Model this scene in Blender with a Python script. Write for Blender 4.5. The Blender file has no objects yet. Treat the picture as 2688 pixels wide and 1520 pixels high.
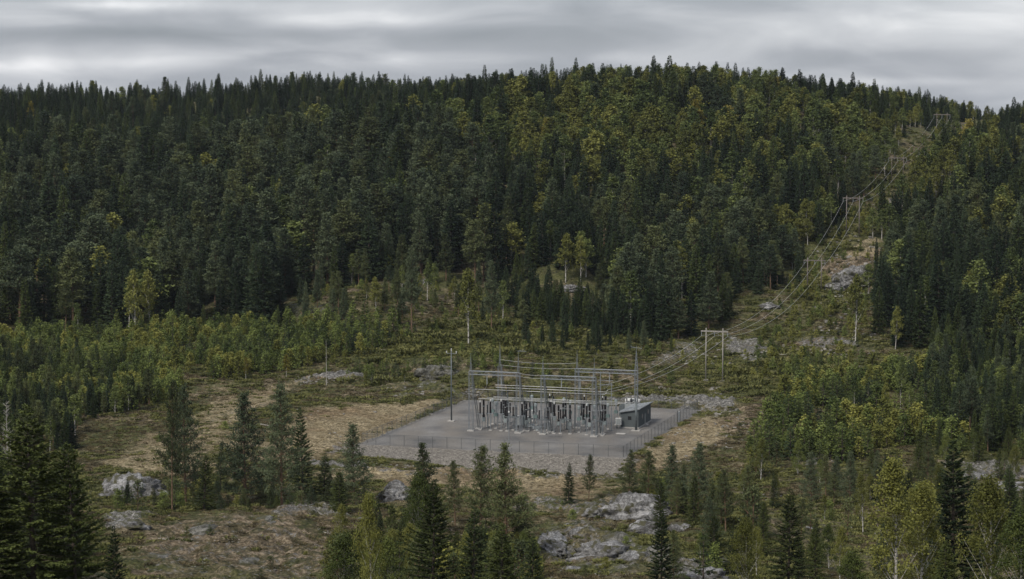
import bpy, math, random
import numpy as np
R = math.radians
SC = bpy.context.scene
COL = SC.collection
# ---------------------------------------------------------------- camera
F, CX, CY, HC = 5800.0, 1344.0, 760.0, 79.0
PITCH = math.atan((CY - 250) / F)
cam = bpy.data.objects.new('camera', bpy.data.cameras.new('camera'))
COL.objects.link(cam); SC.camera = cam
cam.location = (0, 0, HC); cam.rotation_euler = (math.pi/2 - PITCH, 0, 0)
cam.data.sensor_width = 36; cam.data.lens = 36 * F / 2688
cam.data.clip_start = 1; cam.data.clip_end = 20000
# ---------------------------------------------------------------- sky, sun, exposure
SUN_EL, SUN_AZ = R(48), R(215)      # azimuth clockwise from +Y
W = bpy.data.worlds.new('World'); SC.world = W; W.use_nodes = True
nt = W.node_tree; nt.nodes.clear()
def N(t, ty, **k):
    n = t.nodes.new(ty)
    for a, v in k.items():
        if a.startswith('i_'): n.inputs[a[2:].replace('_', ' ')].default_value = v
        else: setattr(n, a, v)
    return n
def mth(t, op, a, b=None, c=None, clamp=False):
    n = t.nodes.new('ShaderNodeMath'); n.operation = op; n.use_clamp = clamp
    for i, v in enumerate((a, b, c)):
        if v is None: continue
        if isinstance(v, (int, float)): n.inputs[i].default_value = v
        else: t.links.new(v, n.inputs[i])
    return n.outputs[0]
def build_sky():
    L = nt.links.new
    out = N(nt, 'ShaderNodeOutputWorld')
    sky = N(nt, 'ShaderNodeTexSky', sky_type='NISHITA', sun_disc=False, sun_elevation=SUN_EL, sun_rotation=SUN_AZ)
    bg1 = N(nt, 'ShaderNodeBackground'); bg1.inputs[1].default_value = 0.08
    L(sky.outputs[0], bg1.inputs[0])
    tc = N(nt, 'ShaderNodeTexCoord')
    sep = N(nt, 'ShaderNodeSeparateXYZ'); L(tc.outputs['Generated'], sep.inputs[0])
    x, y, z = sep.outputs
    mp = N(nt, 'ShaderNodeMapping'); mp.inputs['Scale'].default_value = (13, 13, 50); mp.inputs['Location'].default_value = (3.1, 0.4, 1.7)
    L(tc.outputs['Generated'], mp.inputs[0])
    n1 = N(nt, 'ShaderNodeTexNoise'); n1.inputs['Scale'].default_value = 1; n1.inputs['Detail'].default_value = 5; n1.inputs['Roughness'].default_value = .46; n1.inputs['Distortion'].default_value = .5
    L(mp.outputs[0], n1.inputs[0])
    v = mth(nt, 'MULTIPLY_ADD', n1.outputs[0], 1.15, -0.575)
    # broad cloud banks: azimuth centre (px), elevation (px), widths, gain
    for cx, cy, sx, sy, g in CLOUDS:
        a = mth(nt, 'MULTIPLY', mth(nt, 'SUBTRACT', x, (cx - CX)/F), F/sx)
        b = mth(nt, 'MULTIPLY', mth(nt, 'SUBTRACT', z, (250 - cy)/F), F/sy)
        q = mth(nt, 'ADD', mth(nt, 'MULTIPLY', a, a), mth(nt, 'MULTIPLY', b, b))
        e = mth(nt, 'EXPONENT', mth(nt, 'MULTIPLY', q, -1))
        v = mth(nt, 'MULTIPLY_ADD', mth(nt, 'MULTIPLY', e, mth(nt, 'MULTIPLY_ADD', n1.outputs[0], .8, .6)), g, v)
    v = mth(nt, 'ADD', v, 0.42, clamp=True)
    cr = N(nt, 'ShaderNodeValToRGB'); L(v, cr.inputs[0])
    el = cr.color_ramp.elements
    el[0].position = 0; el[0].color = (.135, .15, .172, 1)
    el[1].position = 1; el[1].color = (.56, .56, .57, 1)
    e = el.new(.35); e.color = (.205, .218, .243, 1)
    e = el.new(.65); e.color = (.32, .33, .352, 1)
    bg2 = N(nt, 'ShaderNodeBackground'); bg2.inputs[1].default_value = 1.0
    L(cr.outputs[0], bg2.inputs[0])
    mx = N(nt, 'ShaderNodeMixShader'); mx.inputs[0].default_value = .93
    L(bg1.outputs[0], mx.inputs[1]); L(bg2.outputs[0], mx.inputs[2]); L(mx.outputs[0], out.inputs[0])
CLOUDS = [(2560, 70, 420, 60, .30), (200, 170, 420, 26, .16), (930, 55, 230, 22, .22), (850, 165, 500, 22, .22), (250, 20, 420, 16, .30),
          (300, 92, 380, 22, -.30), (1200, 92, 420, 26, -.22), (2000, 20, 330, 22, -.12), (2300, 150, 300, 22, -.16), (1350, 150, 400, 14, .12), (2350, 215, 300, 12, .18)]
build_sky()
sun = bpy.data.objects.new('sun', bpy.data.lights.new('sun', 'SUN'))
COL.objects.link(sun); sun.data.energy = 1.5; sun.data.angle = R(14); sun.data.color = (1, .93, .82)
sun.rotation_euler = (math.pi/2 - SUN_EL, 0, math.pi - SUN_AZ)   # light comes from SUN_AZ
SC.view_settings.view_transform = 'Standard'; SC.view_settings.look = 'None'
SC.view_settings.exposure = .98; SC.view_settings.gamma = 1
SC.render.engine = 'CYCLES'
SC.cycles.max_bounces = 5; SC.cycles.diffuse_bounces = 3; SC.cycles.transparent_max_bounces = 8
# ---------------------------------------------------------------- helpers
rng = np.random.default_rng(7)
def lat(ix, iy, s):
    a = (ix.astype(np.int64) * 374761393 + iy.astype(np.int64) * 668265263 + s * 2147483647) & 0xffffffff
    a = ((a ^ (a >> 13)) * 1274126177) & 0xffffffff
    return ((a ^ (a >> 16)) & 0xffffff) / float(0xffffff)
def vnoise(x, y, s=0):
    x = np.asarray(x, float); y = np.asarray(y, float)
    ix = np.floor(x); iy = np.floor(y); fx = x - ix; fy = y - iy
    fx = fx*fx*(3-2*fx); fy = fy*fy*(3-2*fy)
    a = lat(ix, iy, s); b = lat(ix+1, iy, s); c = lat(ix, iy+1, s); d = lat(ix+1, iy+1, s)
    return (a*(1-fx)+b*fx)*(1-fy) + (c*(1-fx)+d*fx)*fy
def fbm(x, y, o=4, s=0):
    t = 0; a = .5; n = 0
    for i in range(o):
        t = t + a*vnoise(x*2**i + 17.3*i, y*2**i - 9.1*i, s+i); n += a; a *= .5
    return t/n
def sstep(a, b, x):
    t = np.clip((x-a)/(b-a), 0, 1); return t*t*(3-2*t)
def proj(X, Y, Z):
    cp, sp = math.cos(PITCH), math.sin(PITCH)
    d = Y*cp - (Z-HC)*sp; u = Y*sp + (Z-HC)*cp
    d = np.where(np.abs(d) < 1e-3, 1e-3, d)
    return CX + F*X/d, CY - F*u/d
def slope_of(py):                     # dz per metre of Y along the pixel row
    return -math.tan(PITCH + math.atan((py - CY)/F))
def ux(px, py):                       # X per metre of Y
    d = math.cos(PITCH) - (py-CY)/F*math.sin(PITCH)
    return (px-CX)/F/d
# terrain: heights at stations (column given by picture x, row by distance)
TY = [-50, 60, 120, 200, 260, 300, 340, 395, 430, 470, 500, 570, 600, 640, 690, 750, 830, 910, 1000, 1120, 1250, 1500, 2500]
TX = [-500, 0, 450, 900, 1344, 1800, 2250, 2688, 3200]
TZ = {
 -500:[72, 64, 50, 37, 27, 20, 13, 8, 4, 3, 3, 4, 5, 7, 11, 20, 32, 43, 55, 66, 70, 50, 36],
 0:   [72, 62, 48, 35, 24, 17, 10.5, 6, 1, 0, 0, 1, 1.5, 3, 6, 14, 27, 40, 53, 66, 70, 50, 36],
 450: [72, 62, 48, 30, 20, 11, 6.5, 4.4, -2, -1, 0, 0, 1, 2.5, 5, 12, 26, 40, 52, 62, 71, 56, 36],
 900: [72, 62, 48, 30, 19, 11, 6, 4.4, -1, -.5, 0, 0, 1.5, 4, 10, 20, 31, 46, 59, 65, 79, 56, 36],
 1344:[72, 62, 48, 30, 18, 10, 5.5, 2.5, -2, -2, 0, 1, 4.5, 7, 8, 14, 32, 51, 73, 74, 74, 52, 36],
 1800:[72, 62, 48, 30, 19, 12, 7, 3.5, -2, -2, 0, 0, 1.6, 4, 7.5, 13, 30, 52, 78, 76, 64, 50, 36],
 2250:[72, 62, 48, 30, 20, 12, 6, 2, 0, 0, .5, 1.5, 2.5, 4.5, 9, 15, 29, 45, 68, 71, 65, 50, 36],
 2688:[72, 62, 48, 32, 22, 14, 7, 3, 1.5, 1, 1, 2, 3, 5.5, 10, 18, 31, 43, 54, 64, 63, 50, 36],
 3200:[72, 64, 52, 38, 28, 18, 10, 5, 3, 2, 2, 3, 5, 8, 12, 21, 34, 46, 57, 64, 60, 50, 36]}
UT = np.array([(x-CX)/F for x in TX]); YT = np.array(TY, float); ZT = np.array([TZ[x] for x in TX], float)
def crom(p0, p1, p2, p3, t):
    return .5*((2*p1)+(-p0+p2)*t+(2*p0-5*p1+4*p2-p3)*t*t+(-p0+3*p1-3*p2+p3)*t**3)
SL = np.zeros_like(ZT)                 # finite slopes for monotone-ish hermite in Y
for i in range(len(TX)):
    d = np.diff(ZT[i])/np.diff(YT)
    SL[i, 0] = d[0]; SL[i, -1] = 0
    for j in range(1, len(TY)-1):
        SL[i, j] = 0 if d[j-1]*d[j] <= 0 else 2*d[j-1]*d[j]/(d[j-1]+d[j])
def colz(i, Y):
    Yc = np.clip(Y, YT[0], YT[-1]-1e-6); j = np.clip(np.searchsorted(YT, Yc, side='right')-1, 0, len(YT)-2)
    h = YT[j+1]-YT[j]; t = (Yc-YT[j])/h
    return ((1+2*t)*(1-t)**2*ZT[i][j] + t*(1-t)**2*h*SL[i][j] + t*t*(3-2*t)*ZT[i][j+1] + t*t*(t-1)*h*SL[i][j+1])
def base_h(X, Y):
    X = np.asarray(X, float); Y = np.asarray(Y, float)
    u = np.where(Y > 30, X/np.maximum(Y, 30), X/30)
    u = np.clip(u, UT[0], UT[-1]-1e-9)
    k = np.clip(np.searchsorted(UT, u, side='right')-1, 0, len(UT)-2)
    t = (u-UT[k])/(UT[k+1]-UT[k])
    cols = np.array([colz(i, Y) for i in range(len(TX))])
    I = np.indices(k.shape)
    g = lambda q: np.take_along_axis(cols, np.clip(q, 0, len(TX)-1)[None], 0)[0]
    return crom(g(k-1), g(k), g(k+1), g(k+2), t)
# substation pad rectangle, straight from the plane z = 0
def plane_pt(px, py, z=0.0):
    s = slope_of(py); Y = (z-HC)/s
    return np.array([ux(px, py)*Y, Y])
PL = plane_pt(950, 1166); PR = plane_pt(1636, 1200)
A_ = (PR-PL); WA = float(np.linalg.norm(A_)); A_ = A_/WA
B_ = np.array([-A_[1], A_[0]])
DB = 76.0
def ab(px, py):
    d = plane_pt(px, py) - PL
    return float(d@A_), float(d@B_)
def pt(a, b, z=0.0):
    p = PL + A_*a + B_*b
    return (float(p[0]), float(p[1]), z)
RZ = math.atan2(A_[1], A_[0])
def toab(X, Y):
    return (X-PL[0])*A_[0]+(Y-PL[1])*A_[1], (X-PL[0])*B_[0]+(Y-PL[1])*B_[1]
def height(X, Y, micro=True):
    X = np.asarray(X, float); Y = np.asarray(Y, float)
    z = base_h(X, Y)
    a, b = toab(X, Y)
    far = sstep(600, 760, Y)
    z = z + (fbm(X/60, Y/60, 3, 5)-.5)*(3 + 8*far)*sstep(150, 320, Y)
    # rock bank behind the pad, a step facing the camera
    # knoll with open rock in the wood
    z = z + 6.5*np.exp(-(((X+46)/17)**2 + ((Y-700)/24)**2)) + 8*np.exp(-(((X-17)/13)**2 + ((Y-752)/17)**2))
    z = z - 8*np.exp(-(((X-222)/30)**2 + ((Y-1090)/70)**2))
    z = z + 7*np.exp(-(((X-118)/11)**2 + ((Y-765)/14)**2))
    z = z + 3.5*np.exp(-(((X+67)/9)**2 + ((Y-424)/9)**2)) 
    z = z + 2.6*np.exp(-(((X-22)/9)**2 + ((Y-396)/12)**2)) + 1.8*np.exp(-(((X-13)/7)**2 + ((Y-372)/10)**2)) + 2.4*np.exp(-(((X-38)/9)**2 + ((Y-372)/9)**2)) + 1.5*np.exp(-(((X+45)/20)**2 + ((Y-372)/10)**2))
    z = z + (fbm(X/14, Y/14, 3, 21)-.5)*2.2*sstep(180, 300, Y)
    if micro:
        z = z + (fbm(X/3.2, Y/3.2, 3, 31)-.5)*.75 + np.maximum(0, fbm(X/6, Y/6, 2, 47)-.55)*2.2
        z = z + (fbm(X/.8, Y/.8, 2, 77)-.5)*.22
    # flatten the pad with a graded gravel shoulder, widest at the front
    da = np.maximum(np.maximum(-a, a-WA), 0); db = np.maximum(b-DB, 0); df = np.maximum(-b, 0)
    s = 1 - sstep(1.0, 9.0, np.sqrt(da**2+db**2+(df*.55)**2))
    zp = -df*.10 + (fbm(X/.9, Y/.9, 2, 3)-.5)*.05*(1+np.minimum(df, 3))
    return z*(1-s) + zp*s
def hit(px, py, y0=150, y1=1500):
    s = slope_of(py); k = ux(px, py)
    Y = np.arange(y0, y1, 1.0); Z = HC + s*Y; H = height(k*Y, Y, False)
    i = np.argmax(H >= Z) if np.any(H >= Z) else len(Y)-1
    return float(k*Y[i]), float(Y[i]), float(H[i])
# ---------------------------------------------------------------- tagging and linking
def tag(o, label=None, cat=None, group=None, kind=None):
    if label: o['label'] = label
    if cat: o['category'] = cat
    if group: o['group'] = group
    if kind: o['kind'] = kind
    return o
def link(name, data, parent=None, loc=None):
    o = bpy.data.objects.new(name, data); COL.objects.link(o)
    if parent: o.parent = parent
    if loc is not None: o.location = loc
    return o
def empty(name, loc=(0, 0, 0), rz=0, label=None, cat=None, group=None):
    o = link(name, None, None, loc); o.rotation_euler = (0, 0, rz); o.empty_display_size = .3
    return tag(o, label, cat, group)
def np_mesh(name, V, Fc, mat, col=None, smooth=False):
    me = bpy.data.meshes.new(name); V = np.asarray(V, np.float32); Fc = np.asarray(Fc, np.int32)
    k = Fc.shape[1]
    me.vertices.add(len(V)); me.vertices.foreach_set('co', V.ravel())
    me.loops.add(Fc.size); me.loops.foreach_set('vertex_index', Fc.ravel())
    me.polygons.add(len(Fc)); me.polygons.foreach_set('loop_start', np.arange(0, Fc.size, k, dtype=np.int32))
    me.polygons.foreach_set('use_smooth', np.full(len(Fc), smooth))
    if col is not None:
        at = me.attributes.new('tone', 'FLOAT', 'FACE'); at.data.foreach_set('value', np.asarray(col, np.float32))
    me.update(calc_edges=True); me.validate()
    if mat: me.materials.append(mat)
    return me
class MB:
    """collects boxes, bars, tubes into one mesh"""
    def __init__(s): s.v = []; s.f = []
    def add(s, v, f):
        n = len(s.v); s.v += [tuple(p) for p in v]; s.f += [tuple(i+n for i in q) for q in f]; return s
    def box(s, x0, x1, y0, y1, z0, z1):
        return s.add([(x0,y0,z0),(x1,y0,z0),(x1,y1,z0),(x0,y1,z0),(x0,y0,z1),(x1,y0,z1),(x1,y1,z1),(x0,y1,z1)],
              [(0,3,2,1),(4,5,6,7),(0,1,5,4),(1,2,6,5),(2,3,7,6),(3,0,4,7)])
    def tube(s, p, q, r0, r1=None, n=6, cap=True):
        r1 = r0 if r1 is None else r1
        p = np.array(p, float); q = np.array(q, float); d = q-p; L = np.linalg.norm(d)
        if L < 1e-6: return s
        d /= L; a = np.array([0, 0, 1.]) if abs(d[2]) < .9 else np.array([1., 0, 0])
        u = np.cross(a, d); u /= np.linalg.norm(u); w = np.cross(d, u); v = []
        for c, r in ((p, r0), (q, r1)):
            for i in range(n):
                t = 2*math.pi*i/n; v.append(c + u*math.cos(t)*r + w*math.sin(t)*r)
        f = [(i, (i+1) % n, n+(i+1) % n, n+i) for i in range(n)]
        if cap: f += [tuple(range(n-1, -1, -1)), tuple(range(n, 2*n))]
        return s.add(v, f)
    def bar(s, p, q, w): return s.tube(p, q, w*.6, None, 4)
    def lathe(s, x, y, prof, n=10):
        v = []
        for z, r in prof:
            for i in range(n):
                t = 2*math.pi*i/n; v.append((x+math.cos(t)*r, y+math.sin(t)*r, z))
        f = []
        for k in range(len(prof)-1):
            for i in range(n): f.append((k*n+i, k*n+(i+1) % n, (k+1)*n+(i+1) % n, (k+1)*n+i))
        f += [tuple(range(n-1, -1, -1)), tuple(range((len(prof)-1)*n, len(prof)*n))]
        return s.add(v, f)
    def insul(s, x, y, z0, z1, r, sheds=9, n=10):
        prof = [(z0, r*.7)]; h = (z1-z0)/sheds
        for k in range(sheds):
            a = z0+k*h; prof += [(a+h*.25, r*.55), (a+h*.45, r), (a+h*.6, r), (a+h*.8, r*.55)]
        prof.append((z1, r*.6)); return s.lathe(x, y, prof, n)
    def lattice(s, p, q, w0, w1, n, c=.11, d=.06, ax=(1, 0, 0)):
        p = np.array(p, float); q = np.array(q, float); D = q-p; D /= np.linalg.norm(D)
        u = np.array(ax, float); u -= D*(u@D); u /= np.linalg.norm(u); w = np.cross(D, u)
        cor = [(-1,-1),(1,-1),(1,1),(-1,1)]
        P = lambda t, k: p+(q-p)*t + (u*cor[k % 4][0]+w*cor[k % 4][1])*(w0+(w1-w0)*t)*.5
        for k in range(4):
            s.bar(P(0, k), P(1, k), c)
            for i in range(n):
                a, b = (k, k+1) if i % 2 else (k+1, k)
                s.bar(P(i/n, a), P((i+1)/n, b), d)
                s.bar(P(i/n, k), P(i/n, k+1), d)
        return s
    def mesh(s, name, mat, smooth=False, bevel=0):
        me = bpy.data.meshes.new(name); me.from_pydata(s.v, [], s.f)
        me.materials.append(mat)
        if smooth: me.polygons.foreach_set('use_smooth', [True]*len(me.polygons))
        me.update(); return me
    def build(s, name, mat, parent=None, loc=None, smooth=False):
        return link(name, s.mesh(name, mat, smooth), parent, loc)
# ---------------------------------------------------------------- materials
def newmat(name):
    m = bpy.data.materials.new(name); m.use_nodes = True; t = m.node_tree; t.nodes.clear()
    o = N(t, 'ShaderNodeOutputMaterial'); b = N(t, 'ShaderNodeBsdfPrincipled'); t.links.new(b.outputs[0], o.inputs[0])
    return m, t, b, o
def plain(name, c, rough=.6, metal=0, var=.15, scale=3, spec=.3, bump=0):
    m, t, b, o = newmat(name); L = t.links.new
    tc = N(t, 'ShaderNodeTexCoord')
    n = N(t, 'ShaderNodeTexNoise'); n.inputs['Scale'].default_value = scale; n.inputs['Detail'].default_value = 5; L(tc.outputs['Object'], n.inputs[0])
    r = N(t, 'ShaderNodeValToRGB'); L(n.outputs[0], r.inputs[0])
    r.color_ramp.elements[0].position = .3; r.color_ramp.elements[1].position = .7
    r.color_ramp.elements[0].color = tuple(v*(1-var) for v in c)+(1,); r.color_ramp.elements[1].color = tuple(min(1, v*(1+var)) for v in c)+(1,)
    L(r.outputs[0], b.inputs['Base Color'])
    b.inputs['Roughness'].default_value = rough; b.inputs['Metallic'].default_value = metal; b.inputs['Specular IOR Level'].default_value = spec
    if bump:
        bp = N(t, 'ShaderNodeBump'); bp.inputs['Strength'].default_value = bump; bp.inputs['Distance'].default_value = .05
        L(n.outputs[0], bp.inputs['Height']); L(bp.outputs[0], b.inputs['Normal'])
    return m
def leafmat(name, c1, c2, trans=.12):
    """two foliage tones: every spray of leaves has its own tone, every tree a slight shift"""
    m, t, b, o = newmat(name); L = t.links.new
    at = N(t, 'ShaderNodeAttribute', attribute_name='tone')
    oi = N(t, 'ShaderNodeObjectInfo')
    f = mth(t, 'ADD', mth(t, 'MULTIPLY', at.outputs['Fac'], .62), mth(t, 'MULTIPLY_ADD', oi.outputs['Random'], .85, -.2), clamp=True)
    mx = N(t, 'ShaderNodeMix', data_type='RGBA'); L(f, mx.inputs[0])
    mx.inputs[6].default_value = c1+(1,); mx.inputs[7].default_value = c2+(1,)
    L(mx.outputs[2], b.inputs['Base Color']); b.inputs['Roughness'].default_value = .75; b.inputs['Specular IOR Level'].default_value = .15
    tr = N(t, 'ShaderNodeBsdfTranslucent'); L(mx.outputs[2], tr.inputs[0])
    ms = N(t, 'ShaderNodeMixShader'); ms.inputs[0].default_value = trans
    L(b.outputs[0], ms.inputs[1]); L(tr.outputs[0], ms.inputs[2]); L(ms.outputs[0], o.inputs[0])
    return m
LM = {
 'spruce_dark': leafmat('spruce_needles_dark', (.015, .028, .016), (.064, .094, .046)),
 'spruce_green': leafmat('spruce_needles_green', (.026, .044, .016), (.115, .146, .048)),
 'near_olive': leafmat('near_spruce_needles', (.030, .044, .014), (.115, .140, .042)),
 'near_dark': leafmat('near_spruce_needles_dark', (.022, .036, .016), (.080, .105, .042)),
 'pine_blue': leafmat('pine_needles_bluish', (.030, .047, .028), (.120, .148, .080)),
 'pine_green': leafmat('pine_needles_green', (.036, .050, .024), (.135, .155, .064)),
 'birch_green': leafmat('birch_leaves_green', (.050, .074, .026), (.185, .220, .070), .2),
 'birch_olive': leafmat('birch_leaves_olive', (.070, .082, .022), (.230, .236, .064), .2),
 'birch_yellow': leafmat('birch_leaves_yellow', (.13, .115, .022), (.27, .235, .06), .2),
 'young_green': leafmat('sapling_leaves_green', (.055, .082, .024), (.220, .265, .076), .2),
 'young_olive': leafmat('sapling_leaves_olive', (.092, .105, .024), (.305, .305, .080), .2),
 'near_birch_g': leafmat('near_birch_leaves_green', (.050, .070, .020), (.165, .195, .055), .2),
 'near_birch_o': leafmat('near_birch_leaves_olive', (.066, .076, .020), (.205, .210, .055), .2),
 'rust': leafmat('withered_leaves', (.085, .062, .030), (.17, .125, .06), .1),
}
BARK = plain('spruce_bark', (.085, .070, .058), .9, 0, .4, 6)
PBARK = plain('pine_bark', (.16, .105, .070), .9, 0, .4, 4)
def birchbark():
    m, t, b, o = newmat('birch_bark'); L = t.links.new
    tc = N(t, 'ShaderNodeTexCoord'); mp = N(t, 'ShaderNodeMapping'); mp.inputs['Scale'].default_value = (1.5, 1.5, 4)
    L(tc.outputs['Object'], mp.inputs[0]); n = N(t, 'ShaderNodeTexNoise'); n.inputs['Scale'].default_value = 1.2; n.inputs['Detail'].default_value = 3; L(mp.outputs[0], n.inputs[0])
    r = N(t, 'ShaderNodeValToRGB'); L(n.outputs[0], r.inputs[0]); e = r.color_ramp.elements
    e[0].position = .40; e[0].color = (.06, .055, .05, 1); e[1].position = .47; e[1].color = (.52, .50, .47, 1)
    L(r.outputs[0], b.inputs['Base Color']); b.inputs['Roughness'].default_value = .8; return m
WBARK = birchbark()
GREYW = plain('dead_wood', (.36, .34, .32), .9, 0, .25, 5)
STEEL = plain('galvanised_steel', (.24, .262, .285), .5, .25, .15, 2)
STEELD = plain('weathered_steel', (.13, .15, .16), .5, .3, .2, 2)
POLEM = plain('weathered_pole_wood', (.30, .285, .265), .85, 0, .25, 3)
POLED = plain('tarred_pole_wood', (.17, .15, .14), .85, 0, .25, 3)
WIRE = plain('conductor_aluminium', (.66, .67, .68), .4, .2, .05, 1)
PORC = plain('dark_porcelain', (.018, .016, .018), .25, 0, .2, 3, .5)
PALE = plain('pale_grey_porcelain', (.30, .325, .335), .4, 0, .1, 3)
GREYP = plain('grey_equipment_paint', (.25, .29, .30), .5, 0, .12, 3)
GREEN = plain('grey_green_equipment_paint', (.15, .21, .21), .5, 0, .15, 3)
WHITE = plain('white_equipment_paint', (.55, .56, .56), .5, 0, .08, 3)
CONC = plain('concrete', (.40, .39, .375), .9, 0, .15, 4)
HUTW = plain('dark_grey_wall_cladding', (.092, .108, .115), .6, 0, .08, 4)
HUTR = plain('grey_metal_roof', (.30, .325, .35), .4, .3, .1, 1.5)
HUTD = plain('grey_door_paint', (.22, .235, .235), .5, 0, .06, 2)
GLASS = plain('dark_window_glass', (.02, .022, .025), .1, 0, .2, 2, .6)
FENM = plain('fence_steel', (.13, .14, .145), .5, .3, .1, 2)
SIGNM = plain('sign_white', (.6, .63, .65), .5, 0, .05, 2)
def rockmat(name='lichened_granite', obj=True, dark=(.055, .052, .050), mid=(.125, .125, .128), light=(.40, .40, .41)):
    m, t, b, o = newmat(name); L = t.links.new
    g = N(t, 'ShaderNodeNewGeometry')
    n = N(t, 'ShaderNodeTexNoise'); n.inputs['Scale'].default_value = 1.3; n.inputs['Detail'].default_value = 9; n.inputs['Roughness'].default_value = .85; L(g.outputs['Position'], n.inputs[0])
    n2 = N(t, 'ShaderNodeTexNoise'); n2.inputs['Scale'].default_value = .25; n2.inputs['Detail'].default_value = 4; L(g.outputs['Position'], n2.inputs[0])
    f = mth(t, 'ADD', mth(t, 'MULTIPLY', n.outputs[0], .7), mth(t, 'MULTIPLY', n2.outputs[0], .3))
    r = N(t, 'ShaderNodeValToRGB'); L(f, r.inputs[0]); e = r.color_ramp.elements
    e[0].position = .43; e[0].color = dark+(1,); e[1].position = .60; e[1].color = light+(1,)
    k = e.new(.49); k.color = mid+(1,)
    # dark cracks
    v = N(t, 'ShaderNodeTexVoronoi', feature='DISTANCE_TO_EDGE'); v.inputs['Scale'].default_value = .35
    nm = N(t, 'ShaderNodeVectorMath', operation='MULTIPLY_ADD'); L(n.outputs['Color'], nm.inputs[0]); nm.inputs[1].default_value = (3, 3, 3); L(g.outputs['Position'], nm.inputs[2])
    L(nm.outputs[0], v.inputs[0])
    cf = mth(t, 'MULTIPLY', mth(t, 'GREATER_THAN', .022, v.outputs[0]), .75)
    mx = N(t, 'ShaderNodeMix', data_type='RGBA'); L(cf, mx.inputs[0]); L(r.outputs[0], mx.inputs[6]); mx.inputs[7].default_value = (.035, .035, .03, 1)
    # moss on patches
    n3 = N(t, 'ShaderNodeTexNoise'); n3.inputs['Scale'].default_value = .45; n3.inputs['Detail'].default_value = 6; L(g.outputs['Position'], n3.inputs[0])
    mf = mth(t, 'MULTIPLY', mth(t, 'SUBTRACT', n3.outputs[0], .535), 14, clamp=True)
    mx2 = N(t, 'ShaderNodeMix', data_type='RGBA'); L(mf, mx2.inputs[0]); L(mx.outputs[2], mx2.inputs[6]); mx2.inputs[7].default_value = (.06, .058, .03, 1)
    L(mx2.outputs[2], b.inputs['Base Color']); b.inputs['Roughness'].default_value = .9
    bp = N(t, 'ShaderNodeBump'); bp.inputs['Strength'].default_value = .6; bp.inputs['Distance'].default_value = .25; L(n.outputs[0], bp.inputs['Height']); L(bp.outputs[0], b.inputs['Normal'])
    return m
ROCK = rockmat()
DARKR = rockmat('dark_rock', True, (.03, .03, .025), (.085, .085, .075), (.26, .255, .24))
STONE = rockmat('pale_broken_stone', True, (.08, .075, .068), (.19, .18, .165), (.37, .355, .33))
# ---------------------------------------------------------------- ground
# patches (picture x, y of the spot on the ground, radii, rotation, kind, weight)
PATCH = {'tan': [(900,1120,190,62,-8,1),(1050,1085,110,22,-14,1),(620,1070,150,35,-20,.8),(500,1165,200,45,-10,.75),(420,1215,170,25,0,.8),(760,1190,150,35,0,.8),(560,1020,90,16,-10,.55),(700,1030,130,18,-12,.7),
                 (1250,1262,430,26,2,1.0),(1100,1300,200,25,0,.6),(1450,1290,160,25,0,.8),(1800,1160,130,38,-32,1),(1900,1105,60,22,-30,.6),(1720,1215,90,25,-20,.9),(2250,665,60,12,-5,.9),(2290,640,40,8,0,.8),(2180,700,70,16,-20,.4),(1480,765,60,14,5,.55)],
         'brown': [(2000,1100,150,40,-6,1),(1880,1200,130,50,-20,.5),(700,1430,420,90,0,.75),(1250,1390,200,50,0,.6),(300,1140,200,60,0,.35),(560,1040,80,30,0,.6),(930,1015,160,20,0,.55),(2230,690,90,26,-15,1),(1150,800,120,25,0,.6),(1650,1000,160,22,0,.6),(1450,1340,260,50,0,.6),(2000,1400,300,80,0,.3)],
         'rock': [(870,990,80,12,-4,1),(1120,1020,110,12,2,.6),(1700,1050,150,10,0,1),(1860,1062,70,14,0,1),(1840,1075,50,10,-20,.7),(1780,930,80,22,-30,.7),(1960,915,60,26,20,.85),(2180,905,120,14,4,.8),(2220,975,70,16,0,.6),(2150,1200,80,16,-10,.6),(2610,1235,140,30,6,.9),(2550,1290,160,30,0,.5),
                  (330,1370,80,26,0,.8),(820,1345,120,14,0,.8),(620,1400,220,50,0,.52),(700,1480,380,60,0,.55),(1560,1440,150,80,20,.68),(1500,1330,170,22,0,.7),(1800,1500,140,40,20,.8),(2080,1390,140,40,0,.4),(2250,1470,120,30,0,.4),
                  (1180,960,120,22,0,.45),(1350,990,150,16,0,.4),(1080,745,60,14,0,.6),(1490,755,60,12,0,.6),(800,820,60,30,0,.6),(2240,720,50,22,0,.9),(2330,545,50,20,0,.7),(2290,640,60,10,0,.5),(2040,800,60,24,0,.5),(880,1225,90,10,0,.9),(660,1075,90,8,-15,.5),(1000,1235,250,6,2,.7),(1500,1248,200,6,2,.7)],
         'lush': [(1150,910,280,40,0,.9),(1450,900,300,30,0,.6),(1800,1010,160,40,0,.5),(2050,980,200,60,0,.6),(2150,760,80,60,0,.7),(1000,1010,120,24,0,.5),(1250,870,150,40,0,.6),(2200,600,100,60,0,.6),(2350,480,60,60,0,.5),(900,1060,100,14,-8,.3)]}
def patch_w(px, py, X, Y):
    wx = px + (fbm(X/7, Y/12, 3, 91)-.5)*90; wy = py + (fbm(X/7, Y/12, 3, 92)-.5)*42
    out = []
    for k in ('rock', 'tan', 'brown', 'lush'):
        w = np.zeros_like(px)
        for cx, cy, rx, ry, rot, g in PATCH[k]:
            c, s = math.cos(R(rot)), math.sin(R(rot)); dx = wx-cx; dy = wy-cy
            q = ((dx*c+dy*s)/rx)**2 + ((-dx*s+dy*c)/ry)**2
            w = np.maximum(w, g*(1-sstep(.45, 1.5, q)))
        out.append(w)
    return out
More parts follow.
